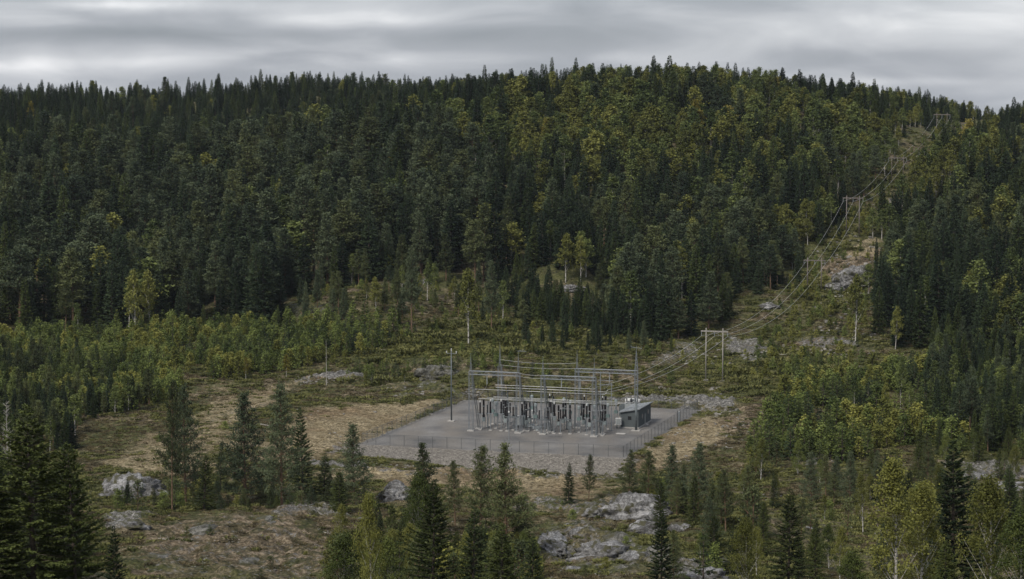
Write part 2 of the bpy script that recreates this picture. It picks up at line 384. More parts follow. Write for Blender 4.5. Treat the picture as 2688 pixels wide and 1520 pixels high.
def build_ground():
    az = np.concatenate([np.arange(-180, -17, 3), np.arange(-17, -13.5, .25), np.arange(-13.5, 13.5, .045), np.arange(13.5, 17, .25), np.arange(17, 180, 3)])
    r = np.concatenate([[.5, 10, 20, 35, 50], np.arange(65, 290, 12), np.arange(290, 640, .8), np.arange(640, 900, 1.6), np.arange(900, 1320, 4), [1350, 1400, 1500, 1700, 2000, 2400, 2900]])
    AZ, RR = np.meshgrid(np.radians(az), r); X = RR*np.sin(AZ); Y = RR*np.cos(AZ)
    Z = height(X, Y)
    na, nr = len(az), len(r)
    V = np.stack([X, Y, Z], -1).reshape(-1, 3)
    i = np.arange(nr-1)[:, None]*na; j = np.arange(na)[None, :]; j2 = (j+1) % na
    Q = np.stack([i+j, i+j2, i+na+j2, i+na+j], -1).reshape(-1, 4)[:, ::-1]
    V = np.vstack([V, [[0, 0, float(height(0., 0.))]]])
    me = np_mesh('ground', V, Q, None, smooth=True)
    px, py = proj(X, Y, Z)
    ok = (Y > 100)
    ws = patch_w(np.where(ok, px, -9999), np.where(ok, py, -9999), X, Y)
    rid = 1-np.abs(fbm(X/4.5, Y/4.5, 3, 61)-.5)*5; rid2 = 1-np.abs(fbm(X/1.3, Y/1.3, 2, 63)-.5)*4
    Z2 = Z + np.where(Y > 250, np.clip(ws[0], 0, 1)*(rid*1.15+rid2*.38-.2) + np.clip(ws[1]+ws[2], 0, 1)*(rid2*.10+(1-np.abs(fbm(X/5, Y/2.6, 2, 66)-.5)*5)*.14), 0)
    aa, bb = toab(X, Y); off = sstep(0.5, 3, np.maximum(np.maximum(-aa, aa-WA), np.maximum(bb-DB, -bb-8)))
    Z2 = Z + (Z2-Z)*off; co = np.stack([X, Y, Z2], -1).reshape(-1, 3); co = np.vstack([co, V[-1:]]); me.vertices.foreach_set('co', co.astype(np.float32).ravel()); me.update()
    a, b = toab(X, Y)
    d = np.maximum(np.maximum(-a, a-WA), np.maximum(b-DB, -b/1.0)); nb = (fbm(X/2.5, Y/2.5, 3, 8)-.5)
    gr = 1-sstep(.1, 1.0, d+nb*2.4-.3)
    dfr = np.maximum(np.maximum(-a-2, a-WA-1), -b)          # shoulder in front
    sh = (1-sstep(10, 14, dfr+nb*5))*(b < 1)*(1-sstep(0, 3, np.maximum(-a-3, a-WA-2)+nb*4))
    lay = dict(rock=ws[0], tan=ws[1], brown=ws[2], lush=ws[3], gravel=gr, shoulder=np.clip(sh, 0, 1))
    for k, v in lay.items():
        at = me.attributes.new(k, 'FLOAT', 'POINT'); at.data.foreach_set('value', np.append(v.ravel(), 0).astype(np.float32))
    m, t, bs, o = newmat('ground_cover'); L = t.links.new; me.materials.append(m)
    g = N(t, 'ShaderNodeNewGeometry').outputs['Position']
    def noise(s, d=6, ro=.6, sc=None, dis=0):
        n = N(t, 'ShaderNodeTexNoise'); n.inputs['Scale'].default_value = s; n.inputs['Detail'].default_value = d; n.inputs['Roughness'].default_value = ro; n.inputs['Distortion'].default_value = dis
        if sc:
            mp = N(t, 'ShaderNodeMapping'); mp.inputs['Scale'].default_value = sc; L(g, mp.inputs[0]); L(mp.outputs[0], n.inputs[0])
        else: L(g, n.inputs[0])
        return n.outputs[0]
    def ramp(f, *st):
        r = N(t, 'ShaderNodeValToRGB'); L(f, r.inputs[0]); e = r.color_ramp.elements
        for k, (p, c) in enumerate(st):
            q = e[k] if k < 2 else e.new(p)
            q.position = p; q.color = tuple(c)+(1,)
        return r.outputs[0]
    def mix(f, a, b):
        x = N(t, 'ShaderNodeMix', data_type='RGBA')
        if isinstance(f, float): x.inputs[0].default_value = f
        else: L(f, x.inputs[0])
        L(a, x.inputs[6]); L(b, x.inputs[7]); return x.outputs[2]
    attr = lambda k: N(t, 'ShaderNodeAttribute', attribute_name=k).outputs['Fac']
    nf = noise(1.6, 8, .7); nm = noise(.33, 6, .65); nb_ = noise(.07, 5, .6); nfi = noise(5, 4, .7)
    fine = mth(t, 'ADD', mth(t, 'MULTIPLY', nf, .6), mth(t, 'MULTIPLY', nm, .4))
    green = ramp(fine, (.37, (.020, .024, .011)), (.62, (.165, .160, .070)), (.5, (.072, .078, .030)))
    lush = ramp(fine, (.36, (.030, .036, .012)), (.62, (.26, .24, .085)), (.5, (.115, .120, .036)))
    tan = ramp(mth(t, 'ADD', mth(t, 'MULTIPLY', nf, .5), mth(t, 'MULTIPLY', noise(.9, 7, .7, (1, 2.4, 1), .6), .5)), (.40, (.038, .034, .022)), (.60, (.50, .42, .28)), (.48, (.22, .18, .110)))
    rust = ramp(mth(t, 'ADD', mth(t, 'MULTIPLY', nf, .5), mth(t, 'MULTIPLY', nm, .5)), (.38, (.040, .028, .016)), (.62, (.37, .28, .175)), (.49, (.155, .112, .068)))
    tan = mix(mth(t, 'MULTIPLY', mth(t, 'SUBTRACT', noise(.045, 3, .5), .5), 6, clamp=True), tan, rust)
    brown = ramp(fine, (.40, (.026, .023, .016)), (.61, (.34, .28, .20)), (.5, (.115, .088, .058)))
    rock = ramp(mth(t, 'ADD', mth(t, 'MULTIPLY', noise(1.2, 8, .75), .6), mth(t, 'MULTIPLY', nfi, .4)), (.40, (.040, .038, .034)), (.61, (.46, .445, .43)), (.51, (.15, .147, .14)))
    grav = ramp(mth(t, 'ADD', mth(t, 'MULTIPLY', nfi, .55), mth(t, 'MULTIPLY', nb_, .45)), (.38, (.065, .065, .067)), (.62, (.30, .29, .275)), (.5, (.165, .163, .163)))
    wear = N(t, 'ShaderNodeTexWave', wave_type='BANDS'); wear.inputs['Scale'].default_value = .035; wear.inputs['Distortion'].default_value = 9; wear.inputs['Detail'].default_value = 3; wear.inputs['Detail Scale'].default_value = .4; L(g, wear.inputs[0])
    gw = ramp(mth(t, 'ADD', mth(t, 'MULTIPLY', nfi, .6), mth(t, 'MULTIPLY', nf, .4)), (.34, (.11, .10, .088)), (.66, (.30, .275, .245)))
    grav = mix(mth(t, 'MULTIPLY', mth(t, 'ADD', mth(t, 'MULTIPLY', wear.outputs['Fac'], .6), mth(t, 'MULTIPLY', mth(t, 'SUBTRACT', noise(.12, 5, .65), .5), 2.2)), .8, clamp=True), grav, gw)
    shl = ramp(mth(t, 'ADD', mth(t, 'MULTIPLY', nf, .5), mth(t, 'MULTIPLY', nfi, .5)), (.38, (.065, .06, .054)), (.62, (.42, .39, .35)), (.5, (.20, .185, .165)))
    def edge(k, amt=1.6, n=nm, s=2.6, thr=.5):     # noise-broken patch edge
        return mth(t, 'MULTIPLY', mth(t, 'ADD', mth(t, 'SUBTRACT', attr(k), thr), mth(t, 'MULTIPLY', mth(t, 'SUBTRACT', n, .5), amt)), s, clamp=True)
    c = mix(mth(t, 'MULTIPLY', mth(t, 'SUBTRACT', nb_, .45), 5, clamp=True), green, brown)
    c = mix(edge('lush', 1.6, nb_), c, lush)
    c = mix(edge('brown', 2.0, nm), c, brown)
    c = mix(edge('tan', 1.8, noise(.5, 6, .7, (1, 2.2, 1), .5)), c, tan)
    c = mix(mth(t, 'MULTIPLY', mth(t, 'ADD', mth(t, 'SUBTRACT', attr('rock'), .62), mth(t, 'MULTIPLY', mth(t, 'SUBTRACT', noise(.7, 8, .75), .5), 2.6)), 4, clamp=True), c, rock)
    c = mix(edge('shoulder', .8, nm, 4), c, shl)
    c = mix(edge('gravel', .3, nm, 6), c, grav)
    L(c, bs.inputs['Base Color']); bs.inputs['Roughness'].default_value = .95; bs.inputs['Specular IOR Level'].default_value = .15
    bh = mth(t, 'MULTIPLY', mth(t, 'ADD', nf, mth(t, 'MULTIPLY', nfi, .4)), mth(t, 'SUBTRACT', 1.0, mth(t, 'MULTIPLY', attr('gravel'), .65)))
    bp = N(t, 'ShaderNodeBump'); bp.inputs['Strength'].default_value = .9; bp.inputs['Distance'].default_value = .5; L(bh, bp.inputs['Height']); L(bp.outputs[0], bs.inputs['Normal'])
    return tag(link('ground', me), kind='structure')
build_ground()
# ---------------------------------------------------------------- tree meshes
def diamonds(P, D, Wd, ln, wd, droop=0.0):
    """leaf sprays: P base, D unit direction, Wd unit width direction"""
    ln = ln[:, None]; wd = wd[:, None]
    a = P; t = P + D*ln; m = P + D*ln*.5
    b = m + Wd*wd*.5; c = m - Wd*wd*.5
    V = np.stack([a, b, t, c], 1).reshape(-1, 3); n = len(P)
    Fq = np.arange(n*4).reshape(n, 4)
    return V, Fq
def unit(v): return v/np.maximum(np.linalg.norm(v, axis=-1, keepdims=True), 1e-9)
def perp(D, g):      # width direction; most sprays lie fairly flat, face up
    r = g.normal(size=D.shape)*.62+np.array([0, 0, 1.0])*np.where(g.random(len(D)) < .7, 1, 0)[:, None]+1e-3
    return unit(np.cross(D, unit(r)))
def trunk_mesh(name, H, r0, mat, g, limbs=(), bend=.3, top=.02):
    mb = MB(); k = 7; ph = g.uniform(0, 6.28); pts = []
    for i in range(k+1):
        t = i/k; pts.append((math.cos(ph)*bend*math.sin(t*3)*.3, math.sin(ph)*bend*math.sin(t*2.4)*.3, H*t))
    pts[0] = (0, 0, -1.0)
    for i in range(k):
        mb.tube(pts[i], pts[i+1], r0*(1-i/k)**.8+top, r0*(1-(i+1)/k)**.8+top, 7, False)
    for p, q, a, b in limbs: mb.tube(p, q, a, b, 4, False)
    return mb.mesh(name, mat, True)
def spruce(seed, H=16, R_=2.6, dens=1.0, size=1.0, low=.06, mat='spruce_dark', upsw=0.0, thin=0, taper=.85):
    g = np.random.default_rng(seed); PP = []; DD = []; WW = []; LL = []; WD = []; TT = []; limbs = []
    nw = int(H/(.42 if dens < 1.5 else .52)); zs = np.linspace(low*H, H*.99, nw)
    lop = g.uniform(0, 6.28)
    for z in zs:
        t = (z-low*H)/(H*(1-low)); nb = max(4, int(7*min(1.3, dens**.5)))
        rad = R_*((1-t)**taper)*(.35+.65*min(1, t*7+.5)) + .16
        ph0 = g.uniform(0, 6.28)
        for b in range(nb):
            ph = ph0 + 6.283*b/nb + g.normal()*.25
            Lb = rad*g.uniform(.62, 1.12)*(1+.12*math.cos(ph-lop))
            if g.random() < .07+thin: Lb *= .45
            e = (-.28 + .75*t + upsw)+g.normal()*.08
            zz = z + g.normal()*.1
            o = np.array([math.cos(ph), math.sin(ph), 0]); sd = np.array([-math.sin(ph), math.cos(ph), 0])
            ns = max(5, int((4.5+Lb*8)*dens)); s = g.uniform(.12, 1.0, ns)**.75
            curve = .16*Lb*s**2
            P = np.array([0, 0, zz]) + np.outer(s*Lb*math.cos(e), o); P[:, 2] += s*Lb*math.sin(e)+curve
            side = np.where(g.random(ns) < .5, -1, 1)*g.uniform(.1, 1.0, ns)
            D = np.outer(np.ones(ns)*.75, o) + side[:, None]*sd + np.array([0, 0, 1])*(g.uniform(-.75, .12, ns)+upsw*.9+.35*t)[:, None]
            D = unit(D); ln = (.30+.42*(1-s)*min(1, Lb))*g.uniform(.7, 1.3, ns)*size*(.75+.25*min(1, Lb/1.2))
            PP.append(P); DD.append(D); WW.append(perp(D, g)); LL.append(ln); WD.append(ln*g.uniform(.30, .55, ns)); TT.append(np.clip(g.normal(.4, .27)+g.normal(0, .09, ns), 0, 1))
            if Lb > .7 and b % 2 == 0:
                limbs.append(((0, 0, zz), tuple(np.array([0, 0, zz])+o*Lb*.8*math.cos(e)+np.array([0, 0, Lb*.8*math.sin(e)+.1*Lb])), .03, .012))
    # leader
    V, Q = diamonds(np.vstack(PP), np.vstack(DD), np.vstack(WW), np.concatenate(LL), np.concatenate(WD))
    cr = np_mesh('spruce_crown', V, Q, LM[mat], np.concatenate(TT))
    return cr, trunk_mesh('spruce_trunk', H*.93, H*.0125, BARK, g, limbs, .15)
def pine(seed, H=16, R_=2.8, dens=1.0, size=1.0, low=.38, mat='pine_blue', round_=.5, gap=.12, ex=.75, sp=.62):
    g = np.random.default_rng(seed); PP = []; DD = []; WW = []; LL = []; WD = []; TT = []; limbs = []
    nw = int(H*(1-low)/sp); zs = np.linspace(low*H, H*.985, nw)
    for z in zs:
        t = (z-low*H)/(H*(1-low)); nb = 6
        rad = R_*(((1-t)**ex)*(1-round_) + round_*math.sqrt(max(0, 1-(t*1.02-.12)**2*1.05)))*(.5+.5*min(1, t*5+.3)) + .25
        ph0 = g.uniform(0, 6.28)
        for b in range(nb):
            if g.random() < gap: continue
            ph = ph0 + 6.283*b/nb + g.normal()*.3
            Lb = rad*g.uniform(.6, 1.12); e = .22+.6*t+g.normal()*.12; zz = z+g.normal()*.2
            o = np.array([math.cos(ph), math.sin(ph), 0]); sd = np.array([-math.sin(ph), math.cos(ph), 0])
            base = np.array([0, 0, zz]); tip = base + o*Lb*math.cos(e) + np.array([0, 0, Lb*math.sin(e)+.15*Lb])
            limbs.append((tuple(base), tuple(tip), .045, .015))
            nc = max(2, int(Lb*2.6)); sc = np.linspace(.38, 1, nc)+g.normal(0, .04, nc); tb = g.normal(.42, .27)
            for s in sc:
                c = base+(tip-base)*s + sd*g.normal()*.22*Lb*(s > .3) + np.array([0, 0, abs(g.normal())*.12])
                k = max(4, int(13*dens)); D = unit(g.normal(size=(k, 3))+o*.45+np.array([0, 0, .55])); rr = .17*size
                PP.append(c + g.normal(size=(k, 3))*np.array([.2, .2, .12])*(size if size > 1 else 1)); DD.append(D); WW.append(perp(D, g))
                ln = g.uniform(.22, .42, k)*size; LL.append(ln); WD.append(ln*g.uniform(.35, .6, k)); TT.append(np.clip(tb+g.normal(0, .12)+g.normal(0, .1, k), 0, 1))
    V, Q = diamonds(np.vstack(PP), np.vstack(DD), np.vstack(WW), np.concatenate(LL), np.concatenate(WD))
    cr = np_mesh('pine_crown', V, Q, LM[mat], np.concatenate(TT))
    return cr, trunk_mesh('pine_trunk', H*.98, H*.013, PBARK, g, limbs, .35)
def birch(seed, H=14, R_=2.3, dens=1.0, size=1.0, low=.3, mat='birch_green', trunkm=None, nclus=60, shape=1.0):
    g = np.random.default_rng(seed); PP = []; DD = []; WW = []; LL = []; WD = []; TT = []; limbs = []
    for i in range(nclus):
        t = g.random()**.85; z = low*H + t*H*(1-low)*.97
        prof = (math.sin(math.pi*min(1, (t*.86+.14))**.85)**.8)*shape + (1-shape)*(1-t)
        rad = R_*max(.12, prof)*g.uniform(.45, 1.08); ph = g.uniform(0, 6.28)
        c = np.array([math.cos(ph)*rad, math.sin(ph)*rad, z])
        zb = max(low*H*.6, z-rad*1.5-.5)
        if i % 2 == 0: limbs.append(((0, 0, zb), tuple(c), .035, .01))
        tb = g.normal(.45, .24)
        k = max(8, int(50*dens)); ext = np.array([.36, .36, .27])*(.65+.7*g.random())*(H/14)**.5
        P = c + g.normal(size=(k, 3))*ext; P[:, 2] -= np.abs(g.normal(size=k))*.25
        D = unit(g.normal(size=(k, 3))+np.array([0, 0, -.5])); ln = g.uniform(.16, .32, k)*size
        PP.append(P); DD.append(D); WW.append(perp(D, g)); LL.append(ln); WD.append(ln*g.uniform(.6, .9, k)); TT.append(np.clip(tb+g.normal(0, .09, k), 0, 1))
    k = int(nclus*9*dens); zt = g.random(k)     # twigs close to the stem
    P = np.stack([g.normal(0, .3, k), g.normal(0, .3, k), (low+.12+(1-low-.12)*zt)*H], 1); D = unit(g.normal(size=(k, 3)))
    PP.append(P); DD.append(D); WW.append(perp(D, g)); ln = g.uniform(.16, .3, k)*size; LL.append(ln); WD.append(ln*.7); TT.append(np.clip(g.normal(.4, .2, k), 0, 1))
    V, Q = diamonds(np.vstack(PP), np.vstack(DD), np.vstack(WW), np.concatenate(LL), np.concatenate(WD))
    cr = np_mesh('birch_crown', V, Q, LM[mat], np.concatenate(TT))
    return cr, trunk_mesh('birch_trunk', H*.97, H*.0105, trunkm or WBARK, g, limbs, .5)
# library of variants: name -> (nominal height, [ (crown, trunk) ... ])
LIB = {}
def lib(key, H, lst): LIB[key] = (H, lst)
# far wood
lib('spruce_dark', 16, [spruce(s, 16, r, 1.15, 1.2, .05, 'spruce_dark', 0, .04, tp) for s, r, tp in ((1, 2.6, .85), (2, 2.05, .8), (3, 3.2, .95))])
lib('spruce_green', 16, [spruce(s, 16, r, 1.15, 1.2, .05, 'spruce_green') for s, r in ((4, 2.6), (5, 2.1))])
lib('pine_blue', 16, [pine(s, 16, r, 1.3, 1.25, l, 'pine_blue', ro, .12, .95) for s, r, l, ro in ((11, 2.7, .28, .1), (12, 2.9, .40, .38), (13, 2.5, .18, .05))])
lib('pine_green', 16, [pine(s, 16, r, 1.3, 1.25, l, 'pine_green', ro, .12, .95) for s, r, l, ro in ((14, 2.6, .26, .1), (15, 2.8, .38, .35))])
lib('birch_green', 15, [birch(s, 15, r, .62, 1.9, l, 'birch_green', None, n, .9) for s, r, l, n in ((21, 2.0, .34, 46), (22, 2.5, .28, 60), (23, 1.7, .42, 40))])
lib('birch_olive', 15, [birch(s, 15, r, .62, 1.9, l, 'birch_olive', None, n, .9) for s, r, l, n in ((24, 2.2, .30, 50), (25, 2.6, .36, 58))])
lib('birch_yellow', 13, [birch(s, 13, r, .62, 1.8, l, 'birch_yellow', None, 44, .8) for s, r, l in ((26, 2.0, .34),)])
# young trees
lib('sapling_green', 5, [birch(s, 5, r, .35, 1.25, .06, 'young_green', BARK, 34, .55) for s, r in ((31, 1.0), (32, 1.25))] + [spruce(33, 5, 1.25, .9, 1.05, .03, 'young_green', .15)])
lib('sapling_olive', 5, [birch(s, 5, r, .35, 1.25, .06, 'young_olive', BARK, 34, .55) for s, r in ((34, 1.1), (35, .9))])
lib('young_spruce', 6, [spruce(s, 6, r, .9, 1.0, .03, m, .1) for s, r, m in ((36, 1.35, 'spruce_green'), (37, 1.15, 'spruce_dark'))])
# near trees, finer
lib('near_spruce', 16, [spruce(s, 16, r*1.5, 3.0, .72, .04, m, 0, .02, tp) for s, r, m, tp in ((41, 3.0, 'near_olive', .8), (42, 2.5, 'near_dark', .85), (43, 3.3, 'near_olive', .75))])
lib('near_pine', 14, [pine(s, 14, r*1.45, 1.9, .8, l, m, ro, gp, 1.0, .72) for s, r, l, m, ro, gp in ((51, 2.9, .12, 'pine_blue', .06, .05), (52, 2.4, .28, 'pine_green', .25, .12), (53, 3.0, .08, 'pine_green', .0, .05))])
lib('near_birch', 13, [birch(s, 13, r*1.15, 1.9, .8, l, m, None, n, .85) for s, r, l, m, n in ((61, 2.2, .25, 'near_birch_g', 85), (62, 2.4, .22, 'near_birch_o', 90), (63, 1.9, .3, 'near_birch_o', 64))])
lib('near_sapling', 4, [birch(71, 4, 1.1, .6, .75, .06, 'young_green', BARK, 40, .6), birch(72, 4, 1.3, .6, .75, .06, 'young_olive', BARK, 42, .6), spruce(73, 4, 1.1, 2.0, .6, .03, 'spruce_green', .1), pine(74, 4, .9, 1.2, .75, .1, 'pine_green', .2)])
def bare(seed, H, R_, mat, n=60):
    g = np.random.default_rng(seed); mb = MB(); mb.tube((0, 0, -1), (0, 0, H), H*.009+.02, .015, 6, False)
    for i in range(n):
        t = g.uniform(.2, .97); ph = g.uniform(0, 6.28); L = R_*(1-t*.75)*g.uniform(.5, 1); q = np.array([math.cos(ph)*L, math.sin(ph)*L, t*H+L*.8]); p = np.array([0, 0, t*H])
        mb.tube(p, q, .035, .012, 4, False)
        for j in range(3):
            s = g.uniform(.3, .9); m = p+(q-p)*s; mb.tube(m, m+np.array([g.normal()*.4, g.normal()*.4, .5])*L*.4, .018, .008, 3, False)
    return mb.mesh('bare_branches', mat)
PLANTED = []      # dicts of every tree wanted: x, y, z, height, key, variant, rot, width
def want(X, Y, Z, h, key, var=None, wid=1.0, label=None, force=False):
    v = LIB[key][1]; PLANTED.append(dict(x=X, y=Y, z=Z, h=h, key=key, var=int(rng.integers(len(v))) if var is None else var % len(v), rot=float(rng.uniform(0, 6.28)), wid=wid*float(rng.uniform(.88, 1.15)), label=label, force=force))
# ---- trees one can point to: (key, variant, base x, base y, top y, width, label)
NOTABLE = [
 ('near_spruce', 0, 95, 1640, 1068, 1.15, 'large dark spruce filling the lower left corner, the tallest tree in front'),
 ('near_spruce', 2, 205, 1660, 1165, 1.05, 'broad spruce leaning against the right side of the huge corner spruce'),
 ('near_spruce', 0, -20, 1640, 1210, 1.1, 'spruce cut by the left edge behind the huge corner spruce'),
 ('near_spruce', 1, 300, 1640, 1380, .8, 'low dark spruce at the right foot of the corner spruces'),
 ('near_pine', 1, 452, 1345, 1012, .5, 'tall slender pine with bare lower trunk beside the grey dome rock'),
 ('near_pine', 0, 488, 1320, 1020, .8, 'tall pine standing just right of the bare trunked pine'),
 ('near_pine', 0, 645, 1335, 1042, 1.05, 'wide bluish pine left of centre with tiered branches'),
 ('near_pine', 0, 740, 1335, 1018, .8, 'tallest pine in the left clump with straight reddish trunk'),
 ('near_spruce', 1, 797, 1325, 1070, .8, 'narrow dark spruce right of the tallest pine in the left clump'),
 ('near_spruce', 1, 850, 1320, 1190, 1.25, 'small dark conical spruce between narrow spruce and the pine before the gravel'),
 ('near_spruce', 1, 578, 1290, 1160, .9, 'small narrow spruce left of the wide bluish pine'),
 ('near_pine', 0, 930, 1330, 1120, 1.15, 'bushy pine at the left front corner of the fence'),
 ('near_spruce', 0, 535, 1345, 1190, 1.0, 'young spruce in front of the left pine clump'),
 ('near_spruce', 0, 890, 1350, 1230, 1.1, 'young green spruce under the bushy pine near the fence corner'),
 ('near_pine', 2, 1120, 1400, 1170, 1.05, 'bushy pine with upswept branches in front of the gravel slope'),
 ('near_birch', 0, 1100, 1500, 1232, .9, 'pale green birch beside the bushy pine at bottom centre'),
 ('near_pine', 1, 1195, 1380, 1215, .8, 'slim young pine between the two centre pines'),
 ('near_pine', 1, 1262, 1430, 1180, 1.0, 'sparse pine left of the largest centre pine'),
 ('near_pine', 2, 1332, 1480, 1176, 1.15, 'largest pine at bottom centre with dense dark crown'),
 ('near_spruce', 2, 1135, 1640, 1268, 1.1, 'broad olive green spruce at bottom centre in front of the birch'),
 ('near_spruce', 1, 1240, 1640, 1320, .9, 'dark spruce between the two broad bottom centre spruces'),
 ('near_spruce', 0, 1320, 1660, 1375, 1.1, 'spruce at the bottom edge under the largest centre pine'),
 ('near_spruce', 1, 1400, 1640, 1400, 1.0, 'spruce at the bottom edge left of the long granite slab'),
 ('near_birch', 2, 975, 1640, 1290, .6, 'thin tall birch with white stem in the bottom left centre'),
 ('near_birch', 0, 905, 1620, 1395, 1.2, 'leafy green birch at the bottom edge left of centre'),
 ('near_birch', 0, 1020, 1620, 1405, 1.1, 'leafy birch at the bottom edge right of the thin white stem'),
 ('near_spruce', 1, 1492, 1328, 1215, 1.1, 'small conical spruce standing alone before the orange grass'),
 ('near_pine', 1, 1545, 1320, 1198, .8, 'tiny slender pine right of the lone conical spruce'),
 ('near_pine', 2, 1650, 1310, 1185, 1.0, 'young pine at the right front corner of the fence'),
 ('near_pine', 1, 1700, 1330, 1190, 1.0, 'second young pine right of the fence corner'),
 ('near_pine', 0, 1762, 1340, 1172, .9, 'tall young pine among the group right of the fence corner'),
 ('near_pine', 0, 1832, 1345, 1168, 1.1, 'dense dark pine at the right end of the group by the fence corner'),
 ('near_spruce', 0, 1820, 1380, 1240, .9, 'yellowish young spruce in front of the dense dark pine'),
 ('near_spruce', 0, 1730, 1400, 1255, .9, 'young spruce behind the granite domes'),
 ('near_spruce', 1, 1735, 1600, 1340, 1.05, 'dark spruce rising in front of the granite domes'),
 ('near_birch', 1, 1958, 1600, 1355, 1.0, 'yellowing birch with visible bare twigs at the bottom right of centre'),
 ('near_spruce', 0, 2070, 1540, 1285, 1.0, 'mid sized spruce right of the yellowing birch'),
 ('near_spruce', 0, 1875, 1500, 1345, .9, 'spruce left of the yellowing birch'),
 ('near_birch', 2, 2350, 1620, 1200, .9, 'tall birch with white stem and thinning olive leaves at lower right'),
 ('near_birch', 1, 2415, 1600, 1260, 1.05, 'broad olive birch beside the tall white stemmed birch'),
 ('near_spruce', 1, 2500, 1560, 1160, 1.1, 'large dark spruce at lower right between two birches'),
 ('near_birch', 1, 2600, 1640, 1240, 1.0, 'tall birch near the lower right corner'),
 ('near_birch', 0, 2680, 1640, 1330, 1.1, 'green birch cut by the right edge near the bottom'),
 ('near_spruce', 1, 2655, 1430, 1220, 1.1, 'dark spruce near the right edge behind the corner birches'),
 ('near_spruce', 2, 2480, 1660, 1420, 1.1, 'low spruce at the bottom edge right of the white stemmed birch'),
 ('near_birch', 0, 2230, 1640, 1440, 1.2, 'low green birch at the bottom edge of the lower right'),
 ('near_pine', 1, 1905, 1400, 1240, .9, 'thin pine standing in the scrub right of the fence corner group'),
 ('near_pine', 1, 1960, 1390, 1230, .8, 'thin dark pine, next one right in the scrub'),
 ('near_pine', 0, 2130, 1330, 1190, .95, 'dark pine in front of the young birch thicket'),
 ('near_pine', 0, 2230, 1330, 1190, .95, 'dark pine before the middle of the lower right scrub'),
 ('near_birch', 2, 2265, 1400, 1240, .7, 'thin stemmed birch in the lower right scrub'),
 ('near_pine', 1, 2320, 1330, 1200, .9, 'pine behind the tall white stemmed birch'),
 ('near_spruce', 0, 2415, 1200, 1120, 1.2, 'bushy green young tree at the edge of the right thicket'),
 # mid ground, single trees
 ('birch_olive', 0, 355, 890, 705, .8, 'left most of three white stemmed birches against the dark wood'),
 ('birch_green', 2, 338, 880, 720, .8, 'leaning middle birch of the three against the dark wood'),
 ('birch_olive', 1, 395, 880, 708, .7, 'right most of three white stemmed birches against the dark wood'),
 ('birch_green', 0, 208, 905, 795, .8, 'small birch at the wood edge left of the three white stems'),
 ('birch_yellow', 0, 645, 1000, 937, .8, 'small yellow birch at the right end of the young thicket'),
 ('birch_yellow', 0, 752, 992, 930, 1.0, 'yellowish birch at the heath edge right of the thicket'),
 ('birch_olive', 0, 1062, 1010, 965, 1.1, 'small yellow green birch in front of the rock bank'),
 ('birch_green', 1, 975, 1008, 960, 1.1, 'small green birch by the rock bank left of the light pole'),
 ('birch_olive', 1, 1230, 905, 705, .85, 'bright green limbed birch on the open knoll'),
 ('pine_blue', 1, 1080, 880, 670, .75, 'slender pine with bare trunk on the open knoll'),
 ('pine_blue', 0, 1290, 870, 690, .8, 'slender birch like pine right of the bright birch on the knoll'),
 ('birch_yellow', 0, 1022, 520, 408, 1.0, 'yellow birch standing out in the middle of the wooded slope'),
 ('birch_yellow', 0, 1000, 530, 470, 1.2, 'low yellow birch at the foot of the tall yellow one'),
 ('birch_yellow', 0, 82, 345, 265, .9, 'small orange yellow birch high on the left skyline wood'),
 ('birch_olive', 1, 1438, 540, 440, 1.1, 'olive yellow aspen in the centre of the wooded slope'),
 ('birch_olive', 0, 365, 430, 330, 1.2, 'pale green birch standing above the dark left wood'),
 ('birch_olive', 1, 1485, 745, 612, .9, 'olive round birch on the rocky clearing in the wood'),
 ('birch_olive', 0, 1525, 745, 618, .8, 'slimmer olive birch beside the round one on the rocky clearing'),
 ('birch_yellow', 0, 2540, 420, 312, 1.1, 'yellow birch beside the upper end of the power line'),
 ('birch_olive', 0, 2350, 920, 800, .8, 'white stemmed olive birch at the edge of the right wood'),
 ('birch_olive', 1, 2245, 900, 720, .8, 'thin green birch at the left edge of the right wood'),
 ('birch_olive', 1, 1560, 330, 215, 1.2, 'yellow green aspen under the skyline right of centre'),
 ('birch_olive', 1, 2065, 400, 300, 1.2, 'yellow green birch right of centre high in the wood'),
 ('pine_green', 0, 1610, 590, 460, .8, 'pale pine in the middle of the wood'),
]
for key, var, bx, by, ty, wd, lab in NOTABLE:
    X, Y, Z = hit(bx, by)
    _, yb = proj(X, Y, Z); _, yt = proj(X, Y, Z+10)
    h = 10*(float(yb)-ty)/float(yb-yt)
    want(X, Y, Z, max(1.5, h), key, var, wd*1.0, lab, True)
# ---- line corridor
FR = [(1877, 600, 998), (2138, 740, 806), (2237, 810, 642), (2352, 910, 527), (2466, 1020, 435), (2528, 1110, 372)]
def frame_pt(px, Y): 
    return ux(px, 700)*Y, Y
FP = [frame_pt(f[0], f[1]) for f in FR]
def corridor_d(X, Y):
    P = np.array(FP); d = P[-1]-P[0]; n = d/np.linalg.norm(d)
    rel0 = X-P[0][0]; rel1 = Y-P[0][1]
    return rel0*n[1]-rel1*n[0]
def pip(px, py, poly):
    ins = np.zeros(px.shape, bool); n = len(poly)
    for i in range(n):
        x0, y0 = poly[i]; x1, y1 = poly[(i+1) % n]
        if y0 == y1: continue
        c = ((y0 > py) != (y1 > py)) & (px < (x1-x0)*(py-y0)/(y1-y0)+x0); ins ^= c
    return ins
EDGE = [(-900, 880), (0, 880), (400, 872), (700, 862), (780, 800), (900, 760), (1000, 745), (1180, 745), (1290, 770), (1380, 872), (1560, 890), (1950, 880), (2040, 850), (2130, 810), (2200, 850), (2300, 905), (2500, 945), (2700, 960), (3500, 960)]
EX = []; EYv = []
for ex, ey in EDGE:
    X, Y, Z = hit(ex, ey); EX.append(X/Y); EYv.append(Y)
